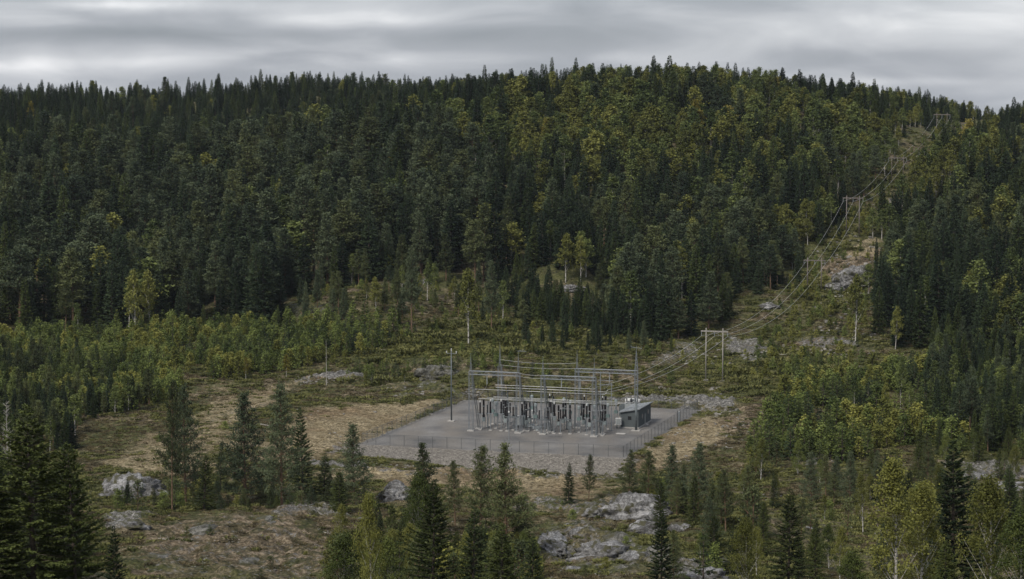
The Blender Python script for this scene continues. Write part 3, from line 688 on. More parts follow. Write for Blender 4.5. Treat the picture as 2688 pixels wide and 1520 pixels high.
def grid_pts(y0, y1, sp, u0=-.275, u1=.275, seed=1):
    g = np.random.default_rng(seed); xs = np.arange(u0*y1, u1*y1, sp); ys = np.arange(y0, y1, sp)
    X, Y = np.meshgrid(xs, ys); X = X+g.uniform(-.48, .48, X.shape)*sp; Y = Y+g.uniform(-.48, .48, Y.shape)*sp
    m = (np.abs(X/Y) < max(abs(u0), u1)) & (X/Y > u0) & (X/Y < u1); return X[m], Y[m], g
def plant_forest():
    X, Y, g = grid_pts(560, 1400, 5.6, seed=5)
    u = X/Y; ye = np.interp(u, EX, EYv)
    Z = height(X, Y, False); px, py = proj(X, Y, Z)
    cd = corridor_d(X, Y); w = np.where(Y < 720, 16, np.where(Y < 800, 11, 7.5))+ (vnoise(Y/9, X*0, 3)-.5)*6
    m = (Y > ye) & ~((np.abs(cd) < w) & (px > 1900))
    m &= ~pip(px, py, [(2040, 905), (2080, 770), (2140, 650), (2330, 640), (2330, 700), (2270, 760), (2330, 905)]) | (g.random(len(X)) < .05)
    m &= ~((((px-1480)/85)**2+((py-752)/30)**2) < 1)
    m &= ~(((np.abs(px-1500) < 85) & (py > 752) & (py < 800)) & (g.random(len(X)) < .8))
    m &= g.random(len(X)) < np.where(Y > 1030, .66, np.where((py > 440) & (px < 1350), .58, .76))
    X, Y, Z, px, py, cd = [q[m] for q in (X, Y, Z, px, py, cd)]
    # stands: noise-driven clumps of species
    nb = fbm(X/38, Y/38, 3, 101); npn = fbm(X/45, Y/45, 3, 202); fine = g.random(len(X))
    bz = sstep(1000, 1500, px)*(1-sstep(430, 640, py))*.40 + .05*sstep(1500, 1800, px) + .10*sstep(2300, 2500, px)*sstep(300, 500, py)+ .16*sstep(1250, 1500, px)*(1-sstep(620, 700, np.abs(py-100)))*0
    bz += .10*np.exp(-((py-600)/70)**2)*sstep(1250, 1450, px)
    for i in range(len(X)):
        pb = .025 + bz[i]*2.0*float(sstep(.44, .60, nb[i])) + .9*max(0, nb[i]-.57); pp = .24 + 1.2*(npn[i]-.5) - .12*(px[i] > 1300)
        if py[i] > 440 and px[i] < 1300: pp += .30
        if Y[i] > 960: pb *= .8; pp *= .15; pb *= .8
        r = fine[i]; h = g.uniform(11.5, 20)*(.95 if Y[i] < 760 else 1)
        if r < pb:
            q = g.random(); key = 'birch_green' if q < .52 else ('birch_olive' if q < .994 else 'birch_yellow'); h *= .92
        elif r < pb+max(0, pp): key = 'pine_blue' if g.random() < .65 else 'pine_green'
        else: key = 'spruce_dark' if g.random() < .78 else 'spruce_green'; 
        if key.startswith('spruce'): h *= g.choice([.68, .9, 1.0, 1.1], p=[.25, .3, .3, .15])
        if abs(cd[i]) < 22 and px[i] > 1900: h *= .72
        if 1250 < px[i] < 1620 and Y[i] < 745: h *= .62
        if py[i] > 440 and px[i] < 1350: h *= 1.12
        if Y[i] > 960: h *= .74
        if Y[i] > 1100: h *= .86
        want(float(X[i]), float(Y[i]), float(Z[i]), float(h*1.2), key, None, (1.3 if not key.startswith('spruce') else 1.15)*float(g.uniform(.85, 1.2)))
def plant_zone(poly, sp, mix_, hr, seed, keep=1.0, y0=330, y1=760, wid=1.0, gaps=0):
    X, Y, g = grid_pts(y0, y1, sp, seed=seed); Z = height(X, Y, False); px, py = proj(X, Y, Z)
    a, b = toab(X, Y)
    m = pip(px, py, poly) & (g.random(len(X)) < keep) & ((gaps == 0) | (fbm(X/11, Y/15, 2, seed+9) > gaps)) & ~((a > -3) & (a < WA+3) & (b > -14) & (b < DB+4))
    keys = [k for k, _ in mix_]; pr = np.array([p for _, p in mix_]); pr = pr/pr.sum(); pn = fbm(X/22, Y/22, 2, seed+50)
    for i in np.nonzero(m)[0]:
        r = np.clip(.5+(pn[i]-.5)*1.3+g.normal()*.22, 0, .999); k = keys[int(np.searchsorted(np.cumsum(pr), r))] if r < np.cumsum(pr)[-1] else keys[-1]
        want(float(X[i]), float(Y[i]), float(Z[i]), float(g.uniform(*hr)), k, None, wid)
plant_forest()
SAPL = [('young_spruce', .18), ('sapling_green', .5), ('sapling_olive', .32)]
# the young thicket on the left, the darker wood before it
plant_zone([(-400, 900), (520, 880), (780, 862), (1080, 880), (1060, 905), (880, 945), (700, 985), (520, 1012), (430, 1060), (300, 1090), (-400, 1100)], 2.7, SAPL, (3.6, 7.0), 3, .95, 500, 760, 1.15, .3)
plant_zone([(-400, 960), (150, 950), (300, 1000), (420, 1060), (250, 1110), (190, 1190), (-400, 1230)], 4.0, [('spruce_green', .35), ('birch_green', .15), ('pine_green', .3), ('spruce_dark', .2)], (5.5, 10), 13, .8, 400, 700, 1.15)
plant_zone([(250, 880), (1050, 855), (1050, 875), (800, 880), (250, 900)], 3.5, [('sapling_green', .6), ('spruce_green', .25), ('birch_green', .15)], (5, 9), 14, .6, 600, 760)
# open knoll: scattered pines and birches
plant_zone([(740, 860), (800, 760), (1000, 735), (1290, 750), (1380, 870), (1250, 860), (1100, 870)], 8.5, [('pine_blue', .4), ('pine_green', .35), ('birch_green', .15), ('birch_olive', .1)], (7, 14), 4, .5, 600, 800, .9)
plant_zone([(740, 870), (800, 760), (1000, 735), (1290, 750), (1380, 880), (1250, 880), (1100, 880)], 4.6, SAPL, (1.2, 3.6), 44, .55, 600, 800, 1.3)
# heath behind the station
plant_zone([(800, 1010), (900, 900), (1350, 870), (1800, 900), (2000, 930), (2250, 920), (2300, 1000), (2050, 1010), (1900, 1000), (1700, 1020), (1500, 1000), (1250, 1000), (1000, 1010)], 6.0, [('sapling_olive', .3), ('sapling_green', .35), ('young_spruce', .35)], (1.4, 4.2), 5, .42, 500, 760, 1.2)
plant_zone([(1380, 930), (1380, 890), (1780, 880), (1780, 930)], 5.5, [('spruce_dark', .5), ('pine_blue', .3), ('spruce_green', .2)], (5, 9), 45, .5, 560, 760)
plant_zone([(900, 1000), (920, 960), (1200, 955), (1480, 975), (1480, 1000)], 4.5, [('sapling_green', .5), ('young_spruce', .5)], (2.5, 5.5), 46, .6, 540, 680, 1.1)
# corridor scrub
plant_zone([(1960, 990), (2060, 760), (2140, 600), (2300, 420), (2500, 330), (2540, 400), (2380, 560), (2330, 700), (2300, 900), (2250, 1000)], 4.2, [('sapling_green', .45), ('sapling_olive', .35), ('young_spruce', .2)], (1.2, 4.2), 6, .8, 560, 1250, 1.3)
# right thicket of young birch, and the wood behind it
plant_zone([(1960, 1200), (2010, 1130), (2060, 1020), (2120, 985), (2350, 960), (2700, 1000), (3300, 1000), (3300, 1180), (2500, 1190), (2350, 1170), (2200, 1230), (2040, 1215)], 2.9, [('young_spruce', .34), ('sapling_green', .38), ('sapling_olive', .28)], (3.2, 8.5), 7, .9, 430, 720, 1.2, .47)
plant_zone([(2420, 980), (2450, 945), (3300, 950), (3300, 1190), (2560, 1195), (2440, 1120)], 4.2, [('spruce_dark', .5), ('spruce_green', .25), ('pine_blue', .15), ('birch_green', .1)], (8, 14), 8, .7, 430, 720)
plant_zone([(2040, 1230), (2100, 1000), (2400, 1000), (2420, 1180)], 8, [('birch_green', .6), ('birch_olive', .4)], (7, 11), 9, .3, 430, 620, .8)
# lower right scrub, and thinner young trees on the foreground heath
plant_zone([(1640, 1330), (1900, 1215), (2200, 1235), (2350, 1190), (2700, 1200), (3300, 1230), (3300, 1600), (1700, 1600), (1780, 1480), (1850, 1420)], 5.5, [('near_pine', .28), ('near_spruce', .25), ('near_sapling', .27), ('near_birch', .2)], (4, 9), 10, .5, 300, 520, .95, .40)
plant_zone([(880, 1480), (1000, 1430), (1400, 1440), (1420, 1640), (860, 1640)], 4.5, [('near_spruce', .3), ('near_birch', .3), ('near_sapling', .4)], (5, 9.5), 11, .75, 280, 420)
plant_zone([(250, 1350), (420, 1300), (900, 1290), (1000, 1340), (600, 1350)], 4.5, [('near_sapling', .6), ('near_spruce', .2), ('near_pine', .2)], (2, 5.5), 12, .5, 360, 480, 1.1)
plant_zone([(300, 1640), (380, 1380), (1000, 1370), (1450, 1350), (1650, 1400), (1750, 1640)], 5.5, [('near_sapling', 1)], (.8, 2.4), 22, .22, 280, 420, 1.4)
plant_zone([(1350, 1330), (1640, 1290), (2000, 1220), (1900, 1130), (2050, 1080), (2100, 1200), (1750, 1400)], 5, [('near_sapling', 1)], (1, 3), 23, .3, 380, 560, 1.2)
plant_zone([(180, 1330), (260, 1130), (600, 1060), (900, 1230), (880, 1300)], 8, [('near_sapling', 1)], (.8, 3), 24, .12, 380, 560, 1.2)
plant_zone([(-900, 1700), (-900, 1250), (60, 1320), (250, 1640), (250, 2100), (-900, 2100)], 6.0, [('near_spruce', .6), ('near_birch', .15), ('near_pine', .25)], (9, 14), 25, .85, 190, 400)
print('trees wanted', len(PLANTED))
# ---- visibility: front to back on a coarse picture grid
def rank_visible():
    G = 6; gw, gh = 2688//G, 1520//G; occ = np.zeros((gh, gw), bool)
    order = sorted(range(len(PLANTED)), key=lambda i: PLANTED[i]['y'])
    for i in order:
        p = PLANTED[i]; bx, by = proj(p['x'], p['y'], p['z']); _, ty = proj(p['x'], p['y'], p['z']+p['h'])
        w = .13*p['h']*F/p['y']*p['wid']*.8; x0, x1 = int((bx-w)//G), int((bx+w)//G)+1; y0, y1 = int(ty//G), int(by//G)+1
        x0 = max(0, x0); x1 = min(gw, x1); y0 = max(0, y0); y1 = min(gh, y1)
        if x0 >= x1 or y0 >= y1: p['vis'] = 0; continue
        s = occ[y0:y1, x0:x1]; p['vis'] = float((~s).sum()) + .01*s.size*(~s).any()
        s[(s.shape[0])//6:, :] = True
rank_visible()
KIND = {'spruce': ['spruce_dark', 'spruce_green', 'near_spruce'], 'pine': ['pine_blue', 'pine_green', 'near_pine'], 'birch': ['birch_green', 'birch_olive', 'birch_yellow', 'near_birch'], 'young': ['sapling_green', 'sapling_olive', 'young_spruce', 'near_sapling']}
TNAME = {'spruce': 'spruce_tree', 'pine': 'pine_tree', 'birch': 'birch_tree', 'young': 'young_tree'}
CDESC = {'spruce_dark': 'dark green spruce', 'spruce_green': 'mid green spruce', 'near_spruce': 'bushy spruce', 'pine_blue': 'grey green pine', 'pine_green': 'green pine', 'near_pine': 'young pine', 'birch_green': 'pale green birch', 'birch_olive': 'olive green birch', 'birch_yellow': 'yellow leaved birch', 'near_birch': 'leafy birch', 'sapling_green': 'green young tree', 'sapling_olive': 'olive young tree', 'young_spruce': 'dark young spruce', 'near_sapling': 'bushy young tree'}
def region(px, py, Y):
    if Y < 430: return 'on the foreground heath at lower left' if px < 900 else ('in the foreground clump at bottom centre' if px < 1650 else ('in the lower right scrub' if px < 2300 else 'near the lower right corner'))
    if Y < 640:
        if px < 1000: return 'in the thicket left of the heath'
        if px < 1950: return 'around the fenced station'
        return 'in the thicket right of the station' if px < 2450 else 'in the dense wood at the right edge'
    side = 'left part' if px < 700 else ('left middle' if px < 1200 else ('right middle' if px < 1750 else ('part left of the power line' if px < 2200 else 'part right of the power line')))
    hgt = 'at the foot' if py > 780 else ('on the lower half' if py > 560 else ('on the upper half' if py > 330 else 'along the crest'))
    return f'{hgt} of the wooded slope, {side}'
PROTO = {}
LANDM = [(360, 790, 'the three white birch stems'), (450, 690, 'the dead grey conifer'), (1010, 470, 'the tall yellow birch'), (82, 300, 'the orange skyline birch'), (365, 380, 'the pale birch high at left'), (1438, 490, 'the olive aspen in mid slope'),
 (1480, 740, 'the rocky clearing in the wood'), (1100, 780, 'the open knoll'), (1877, 930, 'the pale twin pole support'), (2138, 740, 'the second twin pole support'), (2237, 600, 'the twin poles on the grassy shelf'), (2352, 480, 'the fourth twin pole support'), (2466, 390, 'the fifth twin pole support'), (2540, 330, 'the upper yellow birch'),
 (2240, 730, 'the grey rock face by the line'), (1185, 1010, 'the light pole'), (857, 960, 'the bare stem on the heath'), (645, 960, 'the small yellow birch'), (352, 1270, 'the dome rock'), (90, 1250, 'the huge corner spruce'), (700, 1180, 'the left pine clump'), (930, 1220, 'the fence corner pine'), (1332, 1280, 'the largest centre pine'), (1670, 1340, 'the largest granite dome'), (1462, 1430, 'the long granite slab'),
 (1832, 1100, 'the fence gate sign'), (1958, 1450, 'the yellowing birch'), (2350, 1400, 'the tall white stemmed birch'), (2600, 1300, 'the right edge rock hump'), (2350, 860, 'the right wood edge birch'), (1460, 1050, 'the steel portals'), (2100, 1060, 'the right thicket corner'), (1700, 250, 'the highest part of the ridge'), (700, 250, 'the left far ridge'), (2060, 350, 'the bright birch high at right'), (250, 980, 'the dark left wood'), (1750, 700, 'the right hand slope centre'), (800, 600, 'the left hand slope centre'), (2560, 640, 'the far right wood centre'), (2560, 1060, 'the wood behind the right thicket')]
ORDS = ['', 'second ', 'third ', 'fourth ', 'fifth ', 'sixth ', 'seventh ', 'eighth ', 'ninth ', 'tenth ', 'eleventh ', 'twelfth ']
def label_trees(lst):
    by = {}
    for p in lst:
        if p['label']: continue
        bx, b_ = proj(p['x'], p['y'], p['z']); _, t_ = proj(p['x'], p['y'], p['z']+p['h']); px = float(bx); py = float(b_+t_)/2
        d = [math.hypot(px-l[0], (py-l[1])*1.2) for l in LANDM]; k = int(np.argmin(d)); l = LANDM[k]; dx = px-l[0]; dy = py-l[1]
        side = 'close beside' if d[k] < 25 else (('right of' if dx > 0 else 'left of') if abs(dx) > abs(dy)*1.1 else ('below' if dy > 0 else 'above'))
        H = LIB[p['key']][0]; hh = p['h']/H; sz = 'tall' if hh > 1.02 else ('short' if hh < .82 else ''); wd = 'slim' if p['wid'] < .97 else ('broad' if p['wid'] > 1.3 else '')
        ds = ' '.join(q for q in (sz, wd, CDESC[p['key']]) if q); by.setdefault((ds, side, l[2]), []).append((d[k], p))
    for (ds, side, lm), L in by.items():
        L.sort(key=lambda q: q[0])
        for i, (_, p) in enumerate(L):
            w = f"{ds} {side} {lm}" if len(L) == 1 else f"{ds}, {ORDS[i] if i < 12 else str(i+1)+'th '}nearest {side} {lm}"
            p['lab'] = w
def make_tree(p, kind):
    H, vs = LIB[p['key']]; cr, tr = vs[p['var']]; s = p['h']/H
    o = empty(TNAME[kind], (p['x'], p['y'], p['z']-.1), p['rot']); o.rotation_euler = (float(rng.normal())*.025, float(rng.normal())*.025, p['rot']); o.scale = (s*p['wid'], s*p['wid'], s)
    c = link('crown', cr, o); t = link('trunk', tr, o)
    tag(o, p['label'] or p['lab'], 'tree', {'spruce': 'spruces of the valley and its slopes', 'pine': 'pines of the valley and its slopes', 'birch': 'birches of the valley and its slopes', 'young': 'young trees on the open ground'}[kind])
    PROTO.setdefault((p['key'], p['var']), (c, t))
def scatter_object(name, pts, protos, label, cat):
    """one object of instances on points; pts rows: x y z rot sx sz proto"""
    me = bpy.data.meshes.new(name); P = np.array(pts, np.float32); me.vertices.add(len(P)); me.vertices.foreach_set('co', P[:, :3].ravel())
    for nm, ty, data in (('rot', 'FLOAT', P[:, 3]), ('sx', 'FLOAT', P[:, 4]), ('sz', 'FLOAT', P[:, 5]), ('pick', 'INT', P[:, 6].astype(np.int32))):
        at = me.attributes.new(nm, ty, 'POINT'); at.data.foreach_set('value', data)
    o = link(name, me); tag(o, label, cat, kind='stuff')
    ng = bpy.data.node_groups.new(name, 'GeometryNodeTree'); ng.interface.new_socket('Geometry', in_out='INPUT', socket_type='NodeSocketGeometry'); ng.interface.new_socket('Geometry', in_out='OUTPUT', socket_type='NodeSocketGeometry')
    L = ng.links.new; gi = ng.nodes.new('NodeGroupInput'); go = ng.nodes.new('NodeGroupOutput'); jn = ng.nodes.new('GeometryNodeJoinGeometry')
    def na(nm, ty):
        n = ng.nodes.new('GeometryNodeInputNamedAttribute'); n.data_type = ty; n.inputs[0].default_value = nm; return n.outputs[0]
    rot = ng.nodes.new('ShaderNodeCombineXYZ'); L(na('rot', 'FLOAT'), rot.inputs[2])
    sc = ng.nodes.new('ShaderNodeCombineXYZ'); sx = na('sx', 'FLOAT'); L(sx, sc.inputs[0]); L(sx, sc.inputs[1]); L(na('sz', 'FLOAT'), sc.inputs[2]); pk = na('pick', 'INT')
    for k, src in enumerate(protos):
        jj = ng.nodes.new('GeometryNodeJoinGeometry')
        for s in src:
            oi = ng.nodes.new('GeometryNodeObjectInfo'); oi.inputs[0].default_value = s; oi.transform_space = 'ORIGINAL'; L(oi.outputs['Geometry'], jj.inputs[0])
        g2 = ng.nodes.new('GeometryNodeGeometryToInstance'); L(jj.outputs[0], g2.inputs[0])
        cmp_ = ng.nodes.new('FunctionNodeCompare'); cmp_.data_type = 'INT'; cmp_.operation = 'EQUAL'; L(pk, cmp_.inputs[2]); cmp_.inputs[3].default_value = k
        ip = ng.nodes.new('GeometryNodeInstanceOnPoints'); L(gi.outputs[0], ip.inputs['Points']); L(cmp_.outputs[0], ip.inputs['Selection']); L(jj.outputs[0], ip.inputs['Instance'])
        L(rot.outputs[0], ip.inputs['Rotation']); L(sc.outputs[0], ip.inputs['Scale']); L(ip.outputs[0], jn.inputs[0])
    L(jn.outputs[0], go.inputs[0]); md = o.modifiers.new('scatter', 'NODES'); md.node_group = ng
    return o
STUFFLAB = {'spruce': 'mass of dark spruces crowding the wooded slope up to the skyline', 'pine': 'mass of grey green pines mixed through the wooded slope', 'birch': 'many pale and olive birches mixed through the wooded slope', 'young': 'dense low growth of countless young trees on the open ground'}
for kind, keys in KIND.items():
    L_ = [p for p in PLANTED if p['key'] in keys]
    L_.sort(key=lambda p: (not p['force'], -p['vis']))
    ind = L_[:300]; rest = L_[300:]
    have = {(p['key'], p['var']) for p in ind}; need = {(p['key'], p['var']) for p in rest} - have
    for nd in need:                                   # every shape in the mass also stands as a tree of its own
        for j, p in enumerate(rest):
            if (p['key'], p['var']) == nd:
                q = ind.pop(); ind.append(p) if False else ind.insert(0, p); rest.pop(j); rest.append(q); break
    label_trees(ind)
    for p in ind: make_tree(p, kind)
    if rest:
        ks = sorted({(p['key'], p['var']) for p in rest}); idx = {k: i for i, k in enumerate(ks)}
        pts = [(p['x'], p['y'], p['z']-.1, p['rot'], p['h']/LIB[p['key']][0]*p['wid'], p['h']/LIB[p['key']][0], idx[(p['key'], p['var'])]) for p in rest]
        scatter_object({'spruce': 'spruce_wood', 'pine': 'pine_wood', 'birch': 'birch_wood', 'young': 'young_growth'}[kind], pts, [PROTO[k] for k in ks], STUFFLAB[kind], 'wood' if kind != 'young' else 'undergrowth')
    print(kind, len(ind), len(rest))
# bare trees
def bare_tree(bx, by, ty, Rw, label, seed, mat=GREYW, n=60, name='bare_tree'):
    X, Y, Z = hit(bx, by); _, yb = proj(X, Y, Z); _, yt = proj(X, Y, Z+10); h = 10*(float(yb)-ty)/float(yb-yt)
    o = link(name, bare(seed, h, Rw, mat, n), None, (X, Y, Z)); tag(o, label, 'bare tree')
bare_tree(22, 1330, 1052, 2.6, 'leafless pale grey tree at the left edge above the corner spruces', 3, n=80)
bare_tree(857, 1012, 890, .7, 'thin bare pale stem standing on the heath left of the light pole', 4, n=10)
bare_tree(450, 730, 640, 3.2, 'dead grey conifer with drooping branches in the left wood', 5, n=50)
# ---------------------------------------------------------------- boulders
def boulder(bx, by, sx, sy, sz, rz, label, seed, name='boulder', mat=ROCK, sink=.35, tilt=(0, 0), n=5):
    import bmesh
    X, Y, Z = hit(bx, by); bm = bmesh.new(); bmesh.ops.create_icosphere(bm, subdivisions=n, radius=1)
    for v in bm.verts:
        c = np.array(v.co); q = 0
        for k, (fr, am) in enumerate(((1.3, .22), (3.1, .12), (7, .06), (15, .03))):
            nv = (float(vnoise(c[0]*fr+seed, c[1]*fr+c[2]*fr*1.7, seed+k))-.5)*2
            q += am*(nv if k == 0 else 1-2.4*abs(nv))
        v.co *= 1+q; v.co.x *= sx; v.co.y *= sy; v.co.z *= sz
    me = bpy.data.meshes.new(name); bm.to_mesh(me); bm.free(); me.materials.append(mat); me.polygons.foreach_set('use_smooth', [True]*len(me.polygons))
    o = link(name, me, None, (X, Y, Z-sink*sz)); o.rotation_euler = (tilt[0], tilt[1], rz); return tag(o, label, 'boulder')
boulder(352, 1296, 8.0, 8, 4.6, .1, 'large grey ice smoothed dome rock on the heath at left', 1, sink=.25)
boulder(1040, 1310, 3.2, 4, 3.2, .3, 'pale rounded boulder behind the bottom centre trees', 2, sink=.1)
boulder(1670, 1345, 6.0, 5, 3.6, -.2, 'largest pale dome of granite right of bottom centre', 3, sink=.2)
boulder(1560, 1355, 2.0, 2, 1.5, .4, 'small round boulder left of the largest granite dome', 4, sink=.1)
boulder(1462, 1440, 2.6, 8.0, 1.8, .12, 'long slanting granite slab beside the bottom spruces', 5, sink=.0, tilt=(.10, .15))
boulder(1580, 1465, 5.5, 6, 2.6, .2, 'broken lichen spotted outcrop below the granite domes', 6, sink=.2)
boulder(1700, 1400, 4.0, 4, 2.2, .5, 'cracked rock shelf right of the slanting slab', 7, sink=.2)
boulder(2240, 735, 6.5, 7, 5.0, .2, 'steep grey rock face under the power line clearing', 8, sink=.2)
boulder(2190, 760, 4.0, 4, 2.6, .2, 'lower rock step left of the steep face on the clearing', 9, sink=.2)
boulder(2660, 1290, 5, 4, 2.4, .2, 'lichened rock hump at the right edge', 10, sink=.2)
boulder(340, 1385, 3.5, 3, 1.3, .1, 'flat grey rock on the foreground heath at left', 11, sink=.2)
boulder(830, 1352, 1.8, 1.2, .7, .3, 'small white stone block on the crest of the foreground heath', 12, sink=.1, mat=STONE)
boulder(1150, 990, 6, 4, 3.4, 0, 'dark rock bank behind the left part of the station', 13, sink=.2, mat=DARKR)
boulder(1100, 745, 4, 3, 2.2, 0, 'small rock on the open knoll in the wood', 14, sink=.2)
boulder(1500, 762, 5, 3, 1.6, 0, 'pale rock shelf in the clearing within the wood', 15, sink=.2)
for k, (bx, by, sx, sy, sz, lab) in enumerate((
  (1625, 1425, 3.0, 3.0, 2.2, 'angular grey block below the largest granite dome'), (1655, 1470, 3.4, 3.0, 2.0, 'cracked block near the bottom, right of the broken outcrop'), (1530, 1405, 2.0, 2.2, 1.5, 'grey block at the upper end of the long slab'),
  (1735, 1450, 3.0, 3.0, 1.8, 'rock step on the slope right of the cracked shelf'), (1500, 1500, 2.4, 2.0, 1.4, 'dark block at the foot of the long slab'), (1780, 1390, 2.6, 2.0, 1.4, 'small pale rock at the right end of the dome ridge'),
  (1880, 1480, 3.0, 2.5, 1.4, 'low rock under the yellowing birch'), (2130, 1400, 2.5, 2.5, 1.2, 'low pale rock in the lower right scrub'), (2560, 1255, 4.5, 3.5, 2.2, 'lichened rock ledge left of the right edge hump'), (2150, 1215, 3, 2.4, 1.3, 'low rock in front of the right thicket'),
  (540, 1395, 3.5, 2.5, 1.3, 'low dark rock on the foreground heath below the left pines'), (700, 1370, 3, 2, 1.1, 'flat rock on the heath under the tallest left pine'), (960, 1370, 2.4, 2, 1.1, 'flat rock left of the centre birch'), (420, 1470, 3, 2.4, 1.2, 'low rock near the bottom left heath'), (640, 1480, 2.6, 2, 1.0, 'low rock at the bottom of the heath'))):
    boulder(bx, by, sx, sy, sz, k*.7, lab, 40+k, sink=.4, n=4, mat=DARKR if (k % 3 == 0 or k > 9) else ROCK)
boulder(1840, 1530, 5, 3.5, 2.2, .4, 'rock hump at the bottom edge right of centre', 16, sink=.2)
boulder(2020, 810, 3, 3, 2, .4, 'grey rock at the left side of the power line clearing', 17, sink=.2)
# loose stones
def stones():
    g = np.random.default_rng(3); protos = []
    for k, (x, y, s, lab) in enumerate(((1905, 1052, .9, 'pale broken stone beyond the right gate end of the fence'), (1050, 1028, .8, 'pale broken stone at the far left corner outside the fence'), (880, 996, .8, 'pale broken stone on the rocky patch of the heath'))):
        o = boulder(x, y, s, s*.8, s*.55, k, lab, 30+k, 'stone', STONE, 0, n=2); protos.append((o,))
    pts = []
    def spread(poly, sp, keep, smin, smax, seed, y0=330, y1=800):
        X, Y, gg = grid_pts(y0, y1, sp, seed=seed); Z = height(X, Y); px, py = proj(X, Y, Z); a, b = toab(X, Y)
        m = pip(px, py, poly) & (gg.random(len(X)) < keep*(.25+1.5*(fbm(X/5, Y/5, 2, seed) > .5))) & ~((a > -.3) & (a < WA+.5) & (b > -.5) & (b < DB+.5))
        for i in np.nonzero(m)[0]:
            s = gg.uniform(smin, smax); pts.append((X[i], Y[i], Z[i], gg.uniform(0, 6.3), s, s*gg.uniform(.6, 1.1), gg.integers(3)))
    spread([(1600, 1058), (1640, 1034), (1920, 1044), (1960, 1075), (1880, 1092), (1850, 1066), (1700, 1058)], .8, .8, .35, 1.0, 1)
    spread([(1600, 1010), (1900, 1015), (1900, 1040), (1640, 1036)], 1.2, .25, .35, .9, 2)
    spread([(770, 990), (900, 980), (930, 1000), (780, 1012)], .8, .7, .3, .8, 3)
    spread([(1000, 1018), (1240, 1012), (1280, 1040), (1150, 1050), (1030, 1040)], 1., .5, .3, .8, 4)
    spread([(850, 1215), (1650, 1240), (1640, 1262), (1100, 1245), (860, 1235)], .7, .55, .15, .55, 5)
    spread([(870, 1160), (960, 1160), (1640, 1202), (1700, 1190), (1640, 1265), (860, 1250)], .6, .18, .06, .22, 15)
    spread([(870, 1170), (950, 1168), (1640, 1205), (1700, 1190), (1640, 1245), (900, 1220)], .8, .16, .12, .3, 6)
    spread([(1650, 1200), (1860, 1080), (2150, 1080), (2000, 1130), (1800, 1230)], 1.5, .22, .3, .8, 7)
    spread([(250, 1640), (330, 1340), (1050, 1330), (1450, 1320), (1750, 1400), (1900, 1640)], .9, .16, .08, .34, 8, 280)
    spread([(1750, 900), (2300, 890), (2300, 940), (1800, 960)], 1.4, .3, .4, 1.1, 9)
    spread([(2130, 870), (2150, 600), (2330, 600), (2300, 900)], 1.6, .2, .4, 1.2, 10, 600, 900)
    spread([(1960, 1230), (2700, 1180), (3000, 1640), (1900, 1640)], 1.2, .15, .12, .45, 11, 300)
    spread([(400, 1230), (600, 1070), (1000, 1080), (900, 1200)], 2, .06, .3, .7, 12)
    scatter_object('loose_stones', pts, protos, 'pale broken stones strewn along the gravel edge and over the heath', 'stones')
stones()
def fallen():
    g = np.random.default_rng(12)
    spots = [(1800, 1215, 'on the straw slope right of the fence'), (1900, 1180, 'on the brown ground right of the fence'), (1960, 1120, 'by the right thicket'), (700, 1120, 'on the tan heath at left'), (560, 1110, 'low on the left heath'), (600, 1420, 'on the foreground heath'), (850, 1400, 'near the front crest'), (430, 1420, 'by the flat grey rock'),
             (1350, 1400, 'left of the granite slab'), (1600, 1385, 'between the granite domes'), (2050, 940, 'on the clearing foot'), (2150, 900, 'under the power line'), (1000, 920, 'on the heath behind the light pole'), (1550, 930, 'behind the steel portals')]
    for k, (x, y, w) in enumerate(spots):
        X, Y, Z = hit(x, y); Z = float(height(X, Y)); L = g.uniform(2.5, 5); a = g.uniform(-.6, .6); m = MB(); dx, dy = math.cos(a)*L/2, math.sin(a)*L/2
        z0 = float(height(X-dx, Y-dy))-Z; z1 = float(height(X+dx, Y+dy))-Z
        m.tube((-dx, -dy, z0+.12), (dx, dy, z1+.12), .13, .07, 7)
        for j in range(5): t = g.uniform(.2, .95); p = np.array((-dx+2*dx*t, -dy+2*dy*t, z0+(z1-z0)*t+.15)); m.tube(p, p+np.array([g.normal()*.3, g.normal()*.3, .5]), .03, .012, 4, False)
        tag(m.build('fallen_log', GREYW, None, (X, Y, Z)), f'weathered grey fallen log {w}', 'log', 'fallen logs')
fallen()
# low tufts of heather and grass
def tuft_mesh(name, seed, mat, n, hgt, rad, wid):
    g = np.random.default_rng(seed); r = rad*np.sqrt(g.random(n)); ph = g.uniform(0, 6.28, n)
    P = np.stack([r*np.cos(ph), r*np.sin(ph), np.full(n, -.05)], 1); P[:, 2] += g.random(n)*hgt*.5*(1-r/rad)
    D = unit(np.stack([np.cos(ph)*.7, np.sin(ph)*.7, np.ones(n)], 1)+g.normal(size=(n, 3))*.4); ln = hgt*g.uniform(.4, 1, n)
    V, Q = diamonds(P, D, perp(D, g), ln, ln*wid); return np_mesh(name, V, Q, mat, np.clip(g.normal(.45, .25, n), 0, 1))
TANM = leafmat('dry_grass', (.13, .105, .062), (.36, .30, .19), .1)
HEAM = leafmat('heather', (.050, .042, .026), (.17, .14, .075), .1)
MOSM = leafmat('low_green_shrub', (.050, .060, .020), (.185, .185, .065), .1)
